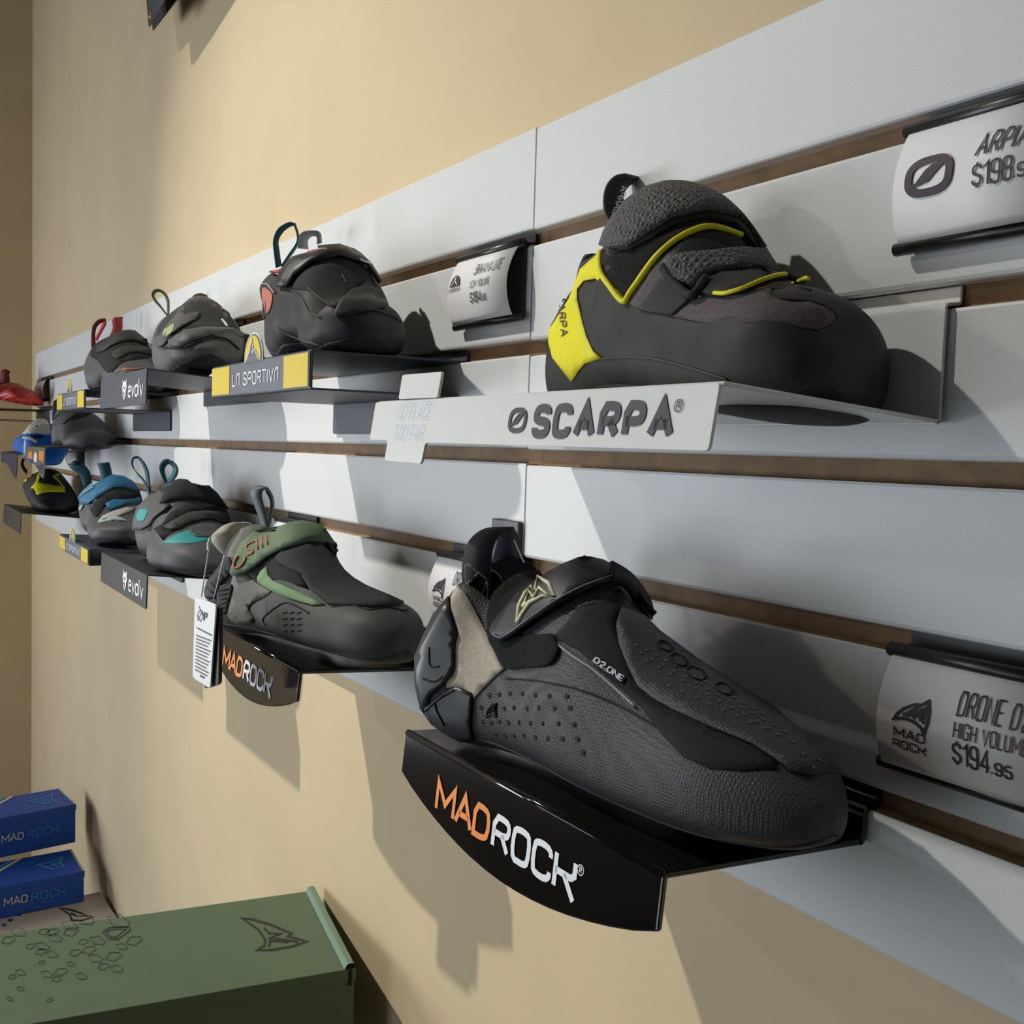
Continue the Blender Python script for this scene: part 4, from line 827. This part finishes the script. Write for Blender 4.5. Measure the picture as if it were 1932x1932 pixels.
for k in range(3): s.line('strap_print', [(562 + 34 * k, 542 - 12 * k), (578 + 34 * k, 602 - 16 * k)], .0009, M_coral, T=T, parent=st, off=.0056, sm=0)
s.line('strap_print', [(432, 645), (410, 680), (408, 715), (435, 718), (478, 690), (492, 655)], .0012, M_coral, T=T, parent=st, off=.0056)
s.strip('heel_tab', [(300, 615), (240, 550), (216, 505), (240, 465), (300, 415), (370, 392), (430, 392)], [(340, 600), (345, 575), (355, 545), (375, 505), (405, 465), (445, 435), (480, 425)], M_bone, [0, -.012, 0], [0, -.006, .006], .0018, T=T)
s.strip('heel_tab', [(430, 392), (490, 400), (530, 440), (535, 490)], [(440, 432), (450, 450), (450, 480), (440, 520)], M_bone, [.0, .016], [.004, .012], .0018, T=T)
s.strip('pull_loop', [(585, 465), (555, 360), (520, 265), (498, 195), (508, 150), (560, 136)], [(628, 465), (605, 350), (582, 260), (570, 205), (582, 165), (620, 152)], M_slatelo, .03, .024, .0014, T=T)
s.strip('pull_loop', [(560, 136), (610, 150), (645, 200), (657, 270), (642, 360), (622, 460)], [(600, 160), (600, 175), (625, 225), (632, 280), (618, 360), (606, 450)], M_slatelo, .034, .030, .0014, T=T)

# ---- black and red shoe, upper row
T = (.3416, 380, 400)
s = Shoe('skwama', 'black climbing shoe with coral red collar and teal loop, on the yellow ended shelf')
s.panel('red_heel_stripe', [(342, 425), (385, 440), (396, 480), (384, 540), (366, 560), (345, 505)], M_coral, .0010, .0006, T=T)
for L in ([(346, 500), (352, 590)], [(358, 490), (364, 570)], [(336, 402), (372, 406), (412, 452)]): s.line('heel_trim', L, .0008, M_thread, T=T, off=.0012)
s.panel('red_collar', [(385, 342), (432, 300), (512, 245), (540, 222), (680, 212), (722, 235), (570, 262), (430, 342)], M_red, .0030, .0016, T=T, smooth=False)
s.panel('throat', [(500, 412), (620, 305), (830, 290), (935, 345), (800, 470), (782, 520), (700, 520), (600, 440)], M_blkfab, .0010, .0006, T=T)
st = s.panel('strap', [(500, 245), (560, 258), (700, 232), (640, 185), (760, 182), (880, 226), (950, 266), (990, 345), (985, 392), (968, 408), (900, 302), (760, 256), (620, 292), (530, 362), (490, 422), (432, 420), (452, 345)], M_leather, .0048, .0026, T=T, smooth=False, grid=16)
s.line('strap_print', [(862, 286), (880, 296), (912, 306)], .0010, M_white, T=T, parent=st, off=.0052)
s.line('collar_print', [(520, 242), (580, 232), (640, 226), (700, 222)], .0006, M_white, T=T, off=.0034)
s.panel('toe_saddle', [(790, 470), (840, 430), (930, 420), (985, 450), (1020, 520), (960, 545), (860, 560), (770, 580), (740, 560)], M_rubber, .0022, .0016, T=T)
for L in ([(500, 432), (560, 482), (600, 560), (662, 585)], [(590, 420), (680, 500), (770, 520)], [(775, 350), (800, 400)], [(838, 450), (862, 500)], [(895, 445), (912, 485)], [(850, 560), (950, 545), (1060, 580), (1100, 610)]): s.line('seam', L, .0006, M_greyrub, T=T, off=.0010)
s.line('sole_edge', [(420, 640), (480, 680), (620, 725), (800, 762), (950, 780)], .0008, M_greyrub, T=T)
s.strip('pull_loop', [(412, 310), (400, 220), (398, 150), (425, 90), (480, 58), (508, 62)], [(442, 298), (430, 215), (425, 160), (450, 112), (490, 80), (524, 70)], M_teal, .0, .004, .0012, T=T)
s.strip('pull_loop', [(508, 62), (528, 120), (526, 170), (480, 240), (440, 300)], [(516, 60), (536, 120), (536, 175), (492, 245), (450, 305)], M_teal, .004, .010, .0012, T=T)
lp = s.strip('tongue_loop', [(535, 200), (530, 150), (560, 112), (620, 104), (655, 118), (662, 170)], [(590, 205), (585, 165), (598, 140), (622, 130), (640, 140), (640, 178)], M_thread, .05, .062, .0014, T=T)

# ---- grey shoe with olive loops, upper row
T = (.2485, 0, 520)
s = Shoe('evu', 'grey climbing shoe seen toe first with olive loops, on the upper wolf emblem shelf', M_grey2)
s.panel('dark_fabric', [(1280, 305), (1430, 205), (1580, 192), (1700, 242), (1795, 400), (1780, 420), (1400, 420), (1230, 540), (1195, 520), (1205, 400)], mat('bottle_black_fabric', (.018, .021, .020), .85), .0010, .0006, T=T)
s.panel('upper_strap', [(1202, 475), (1300, 365), (1388, 268), (1412, 312), (1512, 292), (1490, 342), (1400, 402), (1265, 520), (1232, 545), (1202, 530)], M_grey2, .0036, .002, T=T, smooth=False)
s.panel('wolf_print', [(1262, 455), (1275, 410), (1300, 400), (1340, 385), (1335, 420), (1318, 455), (1285, 470)], M_sand, .0042, .0004, T=T)
s.panel('lower_strap', [(1300, 522), (1400, 432), (1560, 406), (1760, 412), (1832, 442), (1832, 470), (1600, 462), (1480, 502), (1380, 545)], M_grey2, .0034, .002, T=T, smooth=False)
s.line('throat_gap', [(1240, 548), (1400, 545), (1520, 498), (1620, 470), (1720, 485), (1810, 560)], .0016, M_hole, T=T, off=.0004)
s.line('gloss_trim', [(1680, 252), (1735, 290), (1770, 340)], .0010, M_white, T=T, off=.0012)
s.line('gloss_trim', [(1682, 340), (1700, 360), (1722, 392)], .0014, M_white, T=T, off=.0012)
s.line('toe_seam', [(1530, 505), (1620, 480), (1720, 500)], .0006, M_greyrub, T=T)
s.strip('pull_loop', [(1272, 310), (1225, 250), (1175, 195), (1152, 150), (1165, 112), (1205, 104), (1250, 128), (1280, 180), (1284, 240), (1280, 310)], [(1262, 290), (1222, 232), (1182, 180), (1172, 150), (1185, 128), (1215, 122), (1246, 145), (1266, 190), (1272, 240), (1272, 300)], M_olivew, 0, .006, .0014, T=T)
s.strip('tongue_tab', [(1455, 185), (1470, 152), (1515, 136), (1560, 146), (1586, 175), (1590, 205)], [(1500, 192), (1510, 178), (1530, 170), (1550, 176), (1562, 190), (1565, 206)], M_olivew, .05, .062, .0014, T=T)

# ---- teal trimmed shoe, bottom row
T = (.1656, 230, 840)
s = Shoe('teal', 'dark grey climbing shoe with teal loops and aqua side, on the lower wolf emblem shelf', M_grey2, opening=(.03, .25, 7))
s.panel('dark_fabric', [(330, 920), (560, 770), (740, 680), (1100, 690), (1200, 760), (1120, 780), (930, 765), (760, 785), (600, 875), (490, 945), (560, 985), (640, 970), (470, 1085), (300, 965)], M_blkfab, .0010, .0006, T=T, smooth=False)
st = s.panel('front_strap', [(122, 950), (150, 830), (200, 700), (390, 602), (442, 525), (520, 560), (462, 682), (560, 682), (500, 762), (335, 918), (232, 968), (150, 965)], M_grey2, .0036, .002, T=T, smooth=False)
s.panel('wolf_print', [(195, 830), (230, 745), (270, 735), (325, 742), (318, 800), (285, 862), (235, 870)], M_aqua, .0042, .0004, T=T, parent=st)
s.panel('top_strap', [(442, 525), (560, 452), (660, 422), (745, 432), (822, 490), (990, 462), (1060, 570), (1182, 742), (1100, 692), (900, 640), (560, 642), (462, 690), (515, 570)], M_blkfab, .0046, .0024, T=T, smooth=False)
s.panel('toe_strap', [(490, 942), (600, 872), (760, 782), (930, 762), (1110, 772), (1272, 870), (1000, 850), (800, 882), (650, 962), (560, 982)], M_greyrub, .0034, .002, T=T, smooth=False)
s.panel('aqua_side', [(470, 1116), (620, 1022), (790, 965), (1020, 1010), (1010, 1100), (750, 1130)], M_aqua, .0010, .0006, T=T, smooth=False)
s.panel('toe_saddle', [(780, 962), (860, 920), (960, 915), (1080, 940), (1080, 1050), (900, 1056), (800, 1035)], M_grey2, .0022, .0014, T=T)
s.line('strap_trim', [(500, 510), (560, 490), (600, 480)], .0006, M_aqua, T=T, off=.0050)
s.strip('pull_loop', [(330, 590), (300, 480), (250, 390), (180, 320), (122, 250), (108, 190), (135, 132), (190, 128)], [(300, 590), (275, 480), (235, 400), (185, 340), (140, 265), (126, 200), (145, 152), (185, 148)], M_teal, .0, .004, .0010, T=T)
s.strip('pull_loop', [(190, 128), (250, 190), (300, 290), (318, 400), (330, 590)], [(185, 148), (225, 210), (262, 300), (276, 390), (300, 560)], M_teal, .004, .010, .0010, T=T)
s.strip('pull_loop', [(490, 440), (438, 320), (426, 235), (470, 168), (520, 158)], [(520, 420), (492, 330), (490, 270), (515, 225), (545, 215)], M_teal, .04, .044, .0010, T=T)
s.strip('pull_loop', [(520, 158), (600, 200), (640, 270), (625, 350), (560, 425)], [(545, 215), (575, 245), (582, 285), (560, 350), (510, 410)], M_teal, .044, .056, .0010, T=T)

# ---- blue strapped shoe, bottom row
T = (.2485, 0, 780)
s = Shoe('bluestrap', 'grey climbing shoe with two blue straps and dark teal loops, bottom row', M_grey2, opening=(.03, .22, 5))
s.panel('dark_middle', [(700, 690), (860, 582), (1050, 600), (1052, 640), (860, 662), (800, 702), (735, 790), (690, 740)], M_blkfab, .0010, .0006, T=T)
st = s.panel('top_strap', [(580, 632), (640, 572), (700, 560), (780, 522), (860, 482), (940, 480), (1010, 512), (1050, 570), (1050, 602), (940, 572), (860, 572), (740, 652), (680, 692), (632, 690), (602, 652)], M_blue, .0046, .0024, T=T, smooth=False)
s.panel('strap_tip', [(580, 632), (640, 572), (722, 560), (742, 572), (652, 622), (602, 652)], M_bluehi, .0056, .001, T=T, smooth=False, parent=st)
s.panel('toe_strap', [(802, 692), (862, 662), (1050, 642), (1054, 690), (960, 690), (882, 722), (832, 746)], M_blue, .0036, .002, T=T, smooth=False)
sd = s.panel('pale_side', [(742, 830), (782, 780), (862, 742), (960, 712), (1040, 702), (1000, 740), (892, 782), (980, 822)], M_palegrey, .0012, .0006, T=T, smooth=False)
s.dots('side_print', [(795, 805), (858, 812), (918, 815)], .0042, M_bluehi, T, sd, .0018)
s.panel('pale_heel', [(600, 722), (622, 690), (642, 690), (612, 742)], M_palegrey, .0012, .0006, T=T, smooth=False)
s.strip('pull_loop', [(640, 565), (600, 465), (545, 425), (525, 395), (560, 362), (590, 358)], [(700, 525), (684, 445), (645, 395), (615, 372), (600, 362), (596, 358)], M_teal, 0, .006, .0012, T=T)
s.strip('pull_loop', [(770, 520), (757, 440), (735, 378)], [(848, 505), (848, 440), (830, 370)], M_teal, .04, .044, .0012, T=T)

# ---- yellow and black shoe, far left bottom row
T = (.1346, 0, 780)
s = Shoe('yellow', 'small black climbing shoe with yellow side flash and orange collar, far left bottom row', opening=(.03, .22, 5))
s.panel('yellow_flash', [(440, 1050), (510, 960), (540, 842), (590, 836), (548, 965), (640, 990), (880, 1032), (916, 1110), (700, 1106), (600, 1120), (520, 1146)], M_neon, .0014, .0008, T=T, smooth=False)
s.panel('yellow_flash', [(740, 890), (800, 846), (850, 852), (792, 895), (916, 1062), (872, 1032)], M_neon, .0014, .0008, T=T, smooth=False)
s.panel('orange_collar', [(372, 862), (402, 790), (460, 832), (452, 882), (392, 902)], M_orangew, .0020, .001, T=T)
s.panel('orange_tongue', [(620, 742), (662, 642), (750, 632), (850, 720), (880, 772), (760, 775)], M_orangew, .0020, .001, T=T)
s.panel('heel_mark', [(322, 930), (350, 890), (382, 910), (372, 962)], M_neon, .0014, .0006, T=T)
s.strip('pull_loop', [(370, 860), (310, 780), (290, 700), (320, 630)], [(385, 800), (345, 750), (330, 700), (350, 640)], M_strapblk, 0, .004, .0012, T=T)

# ---- all grey shoe, middle row
T = (.1242, 0, 660)
s = Shoe('greymid', 'plain all grey climbing shoe in the middle row under the small yellow ended shelf', M_grey2)
s.panel('throat', [(1000, 1080), (1160, 962), (1400, 962), (1300, 1010), (1130, 1060)], M_blkfab, .0012, .0006, T=T)
s.panel('strap', [(800, 1152), (870, 1082), (970, 962), (1180, 952), (1100, 1042), (980, 1132)], M_strapgrey, .0034, .002, T=T, smooth=False)
s.line('strap_gap', [(820, 1050), (880, 1000), (960, 950)], .0022, M_hole, T=T)
s.strip('heel_tab', [(790, 1080), (790, 900), (815, 780)], [(850, 1020), (880, 900), (870, 740)], M_grey2, .0, .004, .002, T=T)

# ---- blue and white shoe, middle row
s = Shoe('bluewhite', 'small blue and white climbing shoe at the left of the middle row', M_royal, M_royal)
s.panel('white_upper', [(345, 1275), (440, 1162), (560, 1062), (650, 1042), (720, 1092), (760, 1190), (762, 1290), (560, 1270)], M_offw, .0016, .001, T=T)
s.panel('white_flash', [(310, 1352), (370, 1312), (460, 1312), (570, 1390), (550, 1422), (470, 1372)], M_offw, .0012, .0006, T=T, smooth=False)
s.panel('dark_toe_vent', [(470, 1312), (640, 1302), (632, 1342), (500, 1342)], M_lining, .0012, .0006, T=T)

# ---- red looped shoe, upper row
T = (.2485, 0, 520)
s = Shoe('redloop', 'small grey and black climbing shoe with two red loops in the upper row', M_grey2)
s.panel('black_upper', [(740, 492), (830, 452), (930, 427), (1000, 425), (1080, 460), (1120, 522), (1150, 562), (1150, 622), (950, 652), (832, 740), (740, 642), (690, 602)], M_blkfab, .0012, .0006, T=T)
s.panel('strap', [(780, 520), (900, 445), (1000, 430), (1090, 470), (1120, 530), (1000, 500), (880, 530), (800, 575), (745, 582)], mat('charcoal_strap', (.026, .025, .024), .7), .0040, .002, T=T)
s.panel('toe_strap', [(860, 600), (960, 545), (1130, 560), (1150, 600), (1000, 590), (900, 640)], mat('charcoal_strap', (.026, .025, .024), .7), .0036, .002, T=T)
s.panel('coral_trim', [(832, 748), (940, 706), (1100, 702), (1040, 716), (842, 752)], M_coral, .0014, .0006, T=T, smooth=False)
s.panel('coral_dot', [(742, 540), (780, 515), (784, 535), (752, 550)], M_coral, .0016, .0006, T=T)
s.strip('pull_loop', [(692, 560), (694, 450), (706, 375), (750, 332), (800, 325)], [(735, 560), (722, 470), (732, 400), (762, 362), (790, 352)], M_dkred, 0, .004, .0012, T=T)
s.strip('pull_loop', [(800, 325), (804, 370), (775, 425), (735, 500)], [(772, 330), (776, 365), (758, 410), (722, 480)], M_red, .004, .012, .0012, T=T)
s.strip('pull_loop', [(825, 470), (855, 400), (850, 345), (868, 316)], [(925, 430), (932, 390), (930, 340), (935, 312)], M_red, .04, .046, .0012, T=T)

# ---- red shoe at the far left
s = Shoe('redfar', 'small red climbing shoe at the far left end of the upper row', M_redrub)
s.panel('rand_highlight', [(20, 932), (100, 906), (210, 890), (280, 902), (330, 975), (150, 985), (30, 975)], M_redhi, .0012, .0006, T=T)  # highlight along the lower side, painted as a brighter red band
s.strip('pull_loop', [(5, 840), (2, 770), (10, 722), (45, 708)], [(78, 830), (72, 775), (70, 745), (80, 728)], M_dkred, 0, .004, .0014, T=T)

# ------------------------------------------------------------------ hang tag on the green strapped shoe
M_cardw = mat('white_tag_card', (.78, .78, .80), .5)
M_cardk = mat('black_tag_card', (.016, .016, .018), .45)
M_string = mat('clear_white_string', (.75, .75, .74), .4)
def near_os(p, dz): 
    h = V((FIT['os']['x'], FIT['os']['y'], FIT['os']['z'])); return EYE + px(*p) * ((h - EYE).dot(CF) + dz)
T = (.2692, 340, 880)
def tp(x, y, dz=-.012): return on_y((T[1] + x * T[0], T[2] + y * T[0]), -.146 + dz)
t = thing('hang_tag', 'white card tag hanging by a string from the bone coloured heel tab', 'tag', tp(170, 1500))
def card(name, pts, dz, mt, th=.0012):
    P = rounded(pts, 22, 3); vs = [tp(x, y, dz) for x, y in P]
    o = mesh(name, vs, [tuple(range(len(vs)))], mt, t); m = o.modifiers.new('thick', 'SOLIDIFY'); m.thickness = th; m.offset = 0; return o
card('back_card', [(190, 935), (288, 985), (280, 1525), (180, 1560)], -.008, M_cardk, .003)
cw = card('front_card', [(108, 912), (255, 968), (214, 1556), (92, 1478)], -.012, M_cardw)
W = lambda x, y: tp(x, y, -.0131)
def ink(name, L, w): return strokes(name, L, w, W, M_inkb, cw)
strokes('tag_emblem', [[(118, 1052), (130, 1010), (150, 1010), (160, 1050), (140, 1086), (118, 1052)], [(118, 1080), (152, 1018)], [(128, 978), (160, 1050)]], 4, W, M_navyprint, cw)
ink('tag_print', [[(164, 1080), (168, 1024), (184, 1030), (182, 1056), (168, 1052)]], 8)
ink('tag_rule', [[(116, 1130), (220, 1184)]], 8)
for k in range(11): ink('tag_print', [[(110 - k * .6, 1182 + k * 24), (216 - k * 2.0 - (k % 3) * 9, 1222 + k * 25 - (k % 3) * 4)]], 7)
ink('tag_print', [[(138, 1465), (168, 1482)]], 12)
tube('string', [tp(150, 915, -.012), tp(165, 800, -.010), tp(185, 680, -.008), tp(200, 590, -.006), tp(212, 500, -.004)], .0006, M_string, t)
tube('string', [tp(232, 938, -.012), tp(255, 850, -.010), tp(285, 720, -.006), tp(308, 622, -.002)], .0005, M_string, t)
tube('string_fastener', [tp(196, 580, -.006), tp(205, 540, -.006), tp(212, 490, -.005)], [.0014, .0020, .0006], M_string, t)

# ------------------------------------------------------------------ shoe boxes
M_boxgreen = mat('moss_green_carton', (.100, .150, .085), .6, noise=.06, nscale=30, bump=.03, bscale=500)
M_boxgreend = mat('green_fold', (.15, .24, .165), .55)
M_boxink = mat('dark_green_ink', (.022, .026, .022), .6)
M_boxink2 = mat('faint_green_ink', (.055, .080, .050), .6)
M_boxblue = mat('cobalt_carton', (.006, .075, .42), .5, noise=.05, nscale=30)
M_boxedge = mat('white_carton_edge', (.60, .58, .56), .7)
M_boxsky = mat('sky_blue_ink', (.05, .33, .66), .5)
M_boxwhite = mat('off_white_carton', (.62, .56, .50), .65)
M_violet = mat('violet_ink', (.07, .045, .30), .6)
M_ply = mat('grey_display_plinth', (.22, .20, .18), .7)
def carton(label, A, u, v, L, W_, H, mt, group='stacked shoe boxes'):
    """A: corner at the wall end of the top; u runs out from the wall, v across"""
    A, u, v = V(A), V(u), V(v); zz = V((0, 0, -1))
    t = thing('shoe_box', label, 'box', A + (u * L + v * W_) / 2 + zz * H, group)
    P = [A, A + v * W_, A + v * W_ + u * L, A + u * L]; hh = H * .92
    e = .0012
    lid = mesh('lid', P + [p + zz * .012 for p in P], [(0, 1, 2, 3), (0, 4, 5, 1), (1, 5, 6, 2), (2, 6, 7, 3), (3, 7, 4, 0)], mt, t)
    Q = [A + v * e + u * e, A + v * (W_ - e) + u * e, A + v * (W_ - e) + u * (L - e), A + v * e + u * (L - e)]
    bs = mesh('tray', [p + zz * .010 for p in Q] + [p + zz * H for p in Q], [(0, 4, 5, 1), (1, 5, 6, 2), (2, 6, 7, 3), (3, 7, 4, 0), (4, 7, 6, 5)], mt, t)
    for o in (lid, bs): bevel(o, .0008, 2)
    return t, lid, bs
def fin(name, pts, w, z, mt, parent, conv):
    strokes(name, [[(x, y) for x, y in pts]], w, conv, mt, parent)
T = (.383, 0, 1440)
ZG = -.630
A = on_z((600, 1678), ZG); B = on_z((672, 1826), ZG); A.y = min(A.y, .012)
v = (B - A); WG = v.length; v.normalize(); u = V((v.y, -v.x, 0))
t, lid, tray = carton('large moss green shoe box with dark fin emblem at the bottom left', A, u, v, .34, WG, .118, M_boxgreen)
ridge = mesh('rolled_flap', [A + q for q in (V((0, 0, .0002)), v * WG + V((0, 0, .0002)), v * WG + V((0, 0, .005)) + u * .002, V((0, 0, .005)) + u * .002, v * WG + V((0, 0, .005)) + u * .008, V((0, 0, .005)) + u * .008, v * WG + V((0, 0, .0002)) + u * .011, V((0, 0, .0002)) + u * .011)],
             [(0, 1, 2, 3), (3, 2, 4, 5), (5, 4, 6, 7), (0, 3, 5, 7)], M_boxgreend, t)
bevel(ridge, .001, 2)
mesh('flap_end', [A + v * (WG + .0003) + q for q in (u * .003 + V((0, 0, .001)), u * .008 + V((0, 0, .001)), u * .0075 + V((0, 0, .0035)), u * .003 + V((0, 0, .0035)))] + [A + v * (WG + .0003) + q for q in (u * .004 + V((0, 0, -.016)), u * .007 + V((0, 0, -.016)), u * .007 + V((0, 0, 0)), u * .004 + V((0, 0, 0)))], [(0, 1, 2, 3), (4, 5, 6, 7)], M_hole, t)
G_ = lambda x, y: on_z((T[1] + x * T[0], T[2] + y * T[0]), ZG + .0004)
strokes('fin_emblem', [[(1192, 762), (1250, 770), (1340, 797), (1436, 838), (1418, 852), (1512, 877), (1440, 901), (1340, 918), (1266, 920), (1304, 896), (1306, 868), (1274, 820), (1192, 762)]], 11, G_, M_boxink, lid)
strokes('fin_emblem', [[(1300, 808), (1322, 836), (1384, 840), (1330, 858), (1400, 868), (1470, 880)], [(1326, 902), (1330, 872), (1420, 880)]], 11, G_, M_boxink, lid)
random.seed(3)
spots = [(585, 778, 55), (660, 872, 40), (600, 902, 28), (560, 950, 40), (480, 872, 38), (440, 918, 34), (470, 960, 36), (510, 1000, 28), (575, 1012, 32), (410, 878, 24), (345, 800, 40), (350, 828, 38), (270, 860, 36), (260, 830, 30), (210, 900, 34), (200, 928, 26), (255, 940, 30), (370, 932, 30), (350, 988, 20), (300, 1025, 32), (230, 1038, 30), (280, 1062, 24), (400, 1048, 28), (150, 900, 22), (90, 830, 40), (40, 870, 34), (100, 1030, 26), (60, 1050, 20), (420, 770, 44), (205, 980, 16), (100, 1110, 18), (245, 1165, 16), (45, 1160, 16), (215, 828, 26)]
for i, (x, y, r) in enumerate(spots):
    f = 1 if i % 2 else -1
    pts = [(x - r, y + f * r * .35), (x - r * .5, y - f * r * .45), (x + r * .75, y - f * r * .5), (x + r, y - f * r * .1), (x + r * .1, y + f * r * .6), (x - r, y + f * r * .35)]
    strokes('cell_print', [pts], 5, G_, M_boxink2, lid)
strokes('cell_print', [[(505, 832), (540, 808), (636, 806), (642, 822), (580, 868), (540, 866), (505, 832)], [(522, 832), (545, 818), (622, 816), (574, 856), (545, 855), (522, 832)]], 5, G_, M_boxink, lid)

def blue_box(z, pa, pb, H, label):
    A = on_z(pa, z); B = on_z(pb, z); A.y = min(A.y, .008); v = (B - A); w = v.length; v.normalize(); u = V((v.y, -v.x, 0))
    t, lid, tray = carton(label, A, u, v, .30, w, H, M_boxblue)
    # white cut edge at the wall end, fin, stripes and wordmark
    mesh('cut_edge', [A + q for q in (V((0, 0, .0005)), v * w + V((0, 0, .0005)), v * w - u * -.004 + V((0, 0, .0006)), u * .004 + V((0, 0, .0006)))], [(0, 1, 2, 3)], M_boxedge, t)
    S_ = lambda a, b: A + u * a + v * b + V((0, 0, .0007))
    strokes('fin_emblem', [[(.024, w * .28), (.035, w * .50), (.030, w * .66), (.052, w * .72), (.074, w * .40), (.048, w * .42), (.024, w * .28)], [(.034, w * .48), (.050, w * .52), (.040, w * .62)]], .0035, S_, M_boxsky, lid)
    for k, m in ((0, M_boxedge), (1, M_boxsky)): strokes('stripe_print', [[(.098 + .016 * k, 0.002), (.215 + .016 * k, w * .95)]], .008, S_, m, lid)
    F_ = lambda a, b: A + v * (w + .0006) + u * (.145 - a) + V((0, 0, -H * .62 + b))
    lettering('wordmark', 'MAD', .040, .014, .16, F_, M_boxedge, lid); lettering('wordmark', 'ROCk', .062, .014, .10, (lambda a, b: F_(a + .048, b)), M_boxsky, lid)
    return t
blue_box(-.930, (112, 1487), (144, 1517), .0830, 'cobalt blue shoe box, topmost of the stack at the left')
blue_box(-1.0145, (135, 1602), (160, 1643), .0620, 'cobalt blue shoe box, second in the stack, resting on the off white box')
ZW = -1.078
A = on_z((190, 1682), ZW); B = on_z((218, 1727), ZW); A.y = min(A.y, .008); v = (B - A); w = max(v.length, .13); v.normalize(); u = V((v.y, -v.x, 0))
t, lid, tray = carton('off white shoe box with violet dashes behind the moss green box', A, u, v, .34, max(w, .20), .09, M_boxwhite)
W_ = lambda x, y: on_z((T[1] + x * T[0], T[2] + y * T[0]), ZW + .0005)
strokes('fin_emblem', [[(292, 712), (350, 722), (410, 742), (455, 758), (400, 775), (352, 772), (345, 745), (292, 712)], [(350, 738), (375, 752), (430, 750)]], 8, W_, M_boxink, lid)
for x, y, r in ((132, 717, 20), (92, 745, 17), (52, 772, 15), (20, 797, 13), (24, 743, 8)): shape('dash_print', [[(x - r, y + r * .3), (x - r * .4, y - r * .5), (x + r, y - r * .4), (x + r * .4, y + r * .5)]], W_, M_violet, lid)
def plinth(label, x0, y0, x1, y1, z):
    t = thing('display_plinth', label, 'plinth', (x0, y0, -1.6)); box('block', (x0, y0, -1.6), (x1, y1, z), M_ply, t)
plinth('grey plinth under the moss green shoe box', -.40, -.24, -.30, -.05, ZG - .1185)
plinth('grey plinth under the stack of blue and white shoe boxes', -1.50, -.22, -1.34, -.04, ZW - .0905)

# ------------------------------------------------------------------ hanging pennant at the top edge
M_penn = mat('slate_banner_cloth', (.030, .031, .040), .55)
t = thing('pennant', 'dark slate pennant tip hanging into view at the upper left', 'pennant', on_y((285, 55), -.03))
def cloth(name, pts, y, mt):
    vs = [on_y(p, y) for p in pts]; o = mesh(name, vs, [tuple(range(len(vs)))], mt, t); m = o.modifiers.new('thick', 'SOLIDIFY'); m.thickness = .0016; return o
cloth('front_cloth', [(266, -120), (276, 0), (278, 26), (280, 50), (286, 44), (310, 0), (372, -120)], -.040, M_penn)
cloth('back_cloth', [(272, -120), (284, 20), (288, 57), (292, 52), (340, -10), (410, -120)], -.018, mat('dark_banner_back', (.014, .012, .012), .7))
tube('wire_clip', [on_y(p, -.044) for p in ((277, 28), (283, 34), (286, 18), (284, 36))], .0008, M_orangew, t)
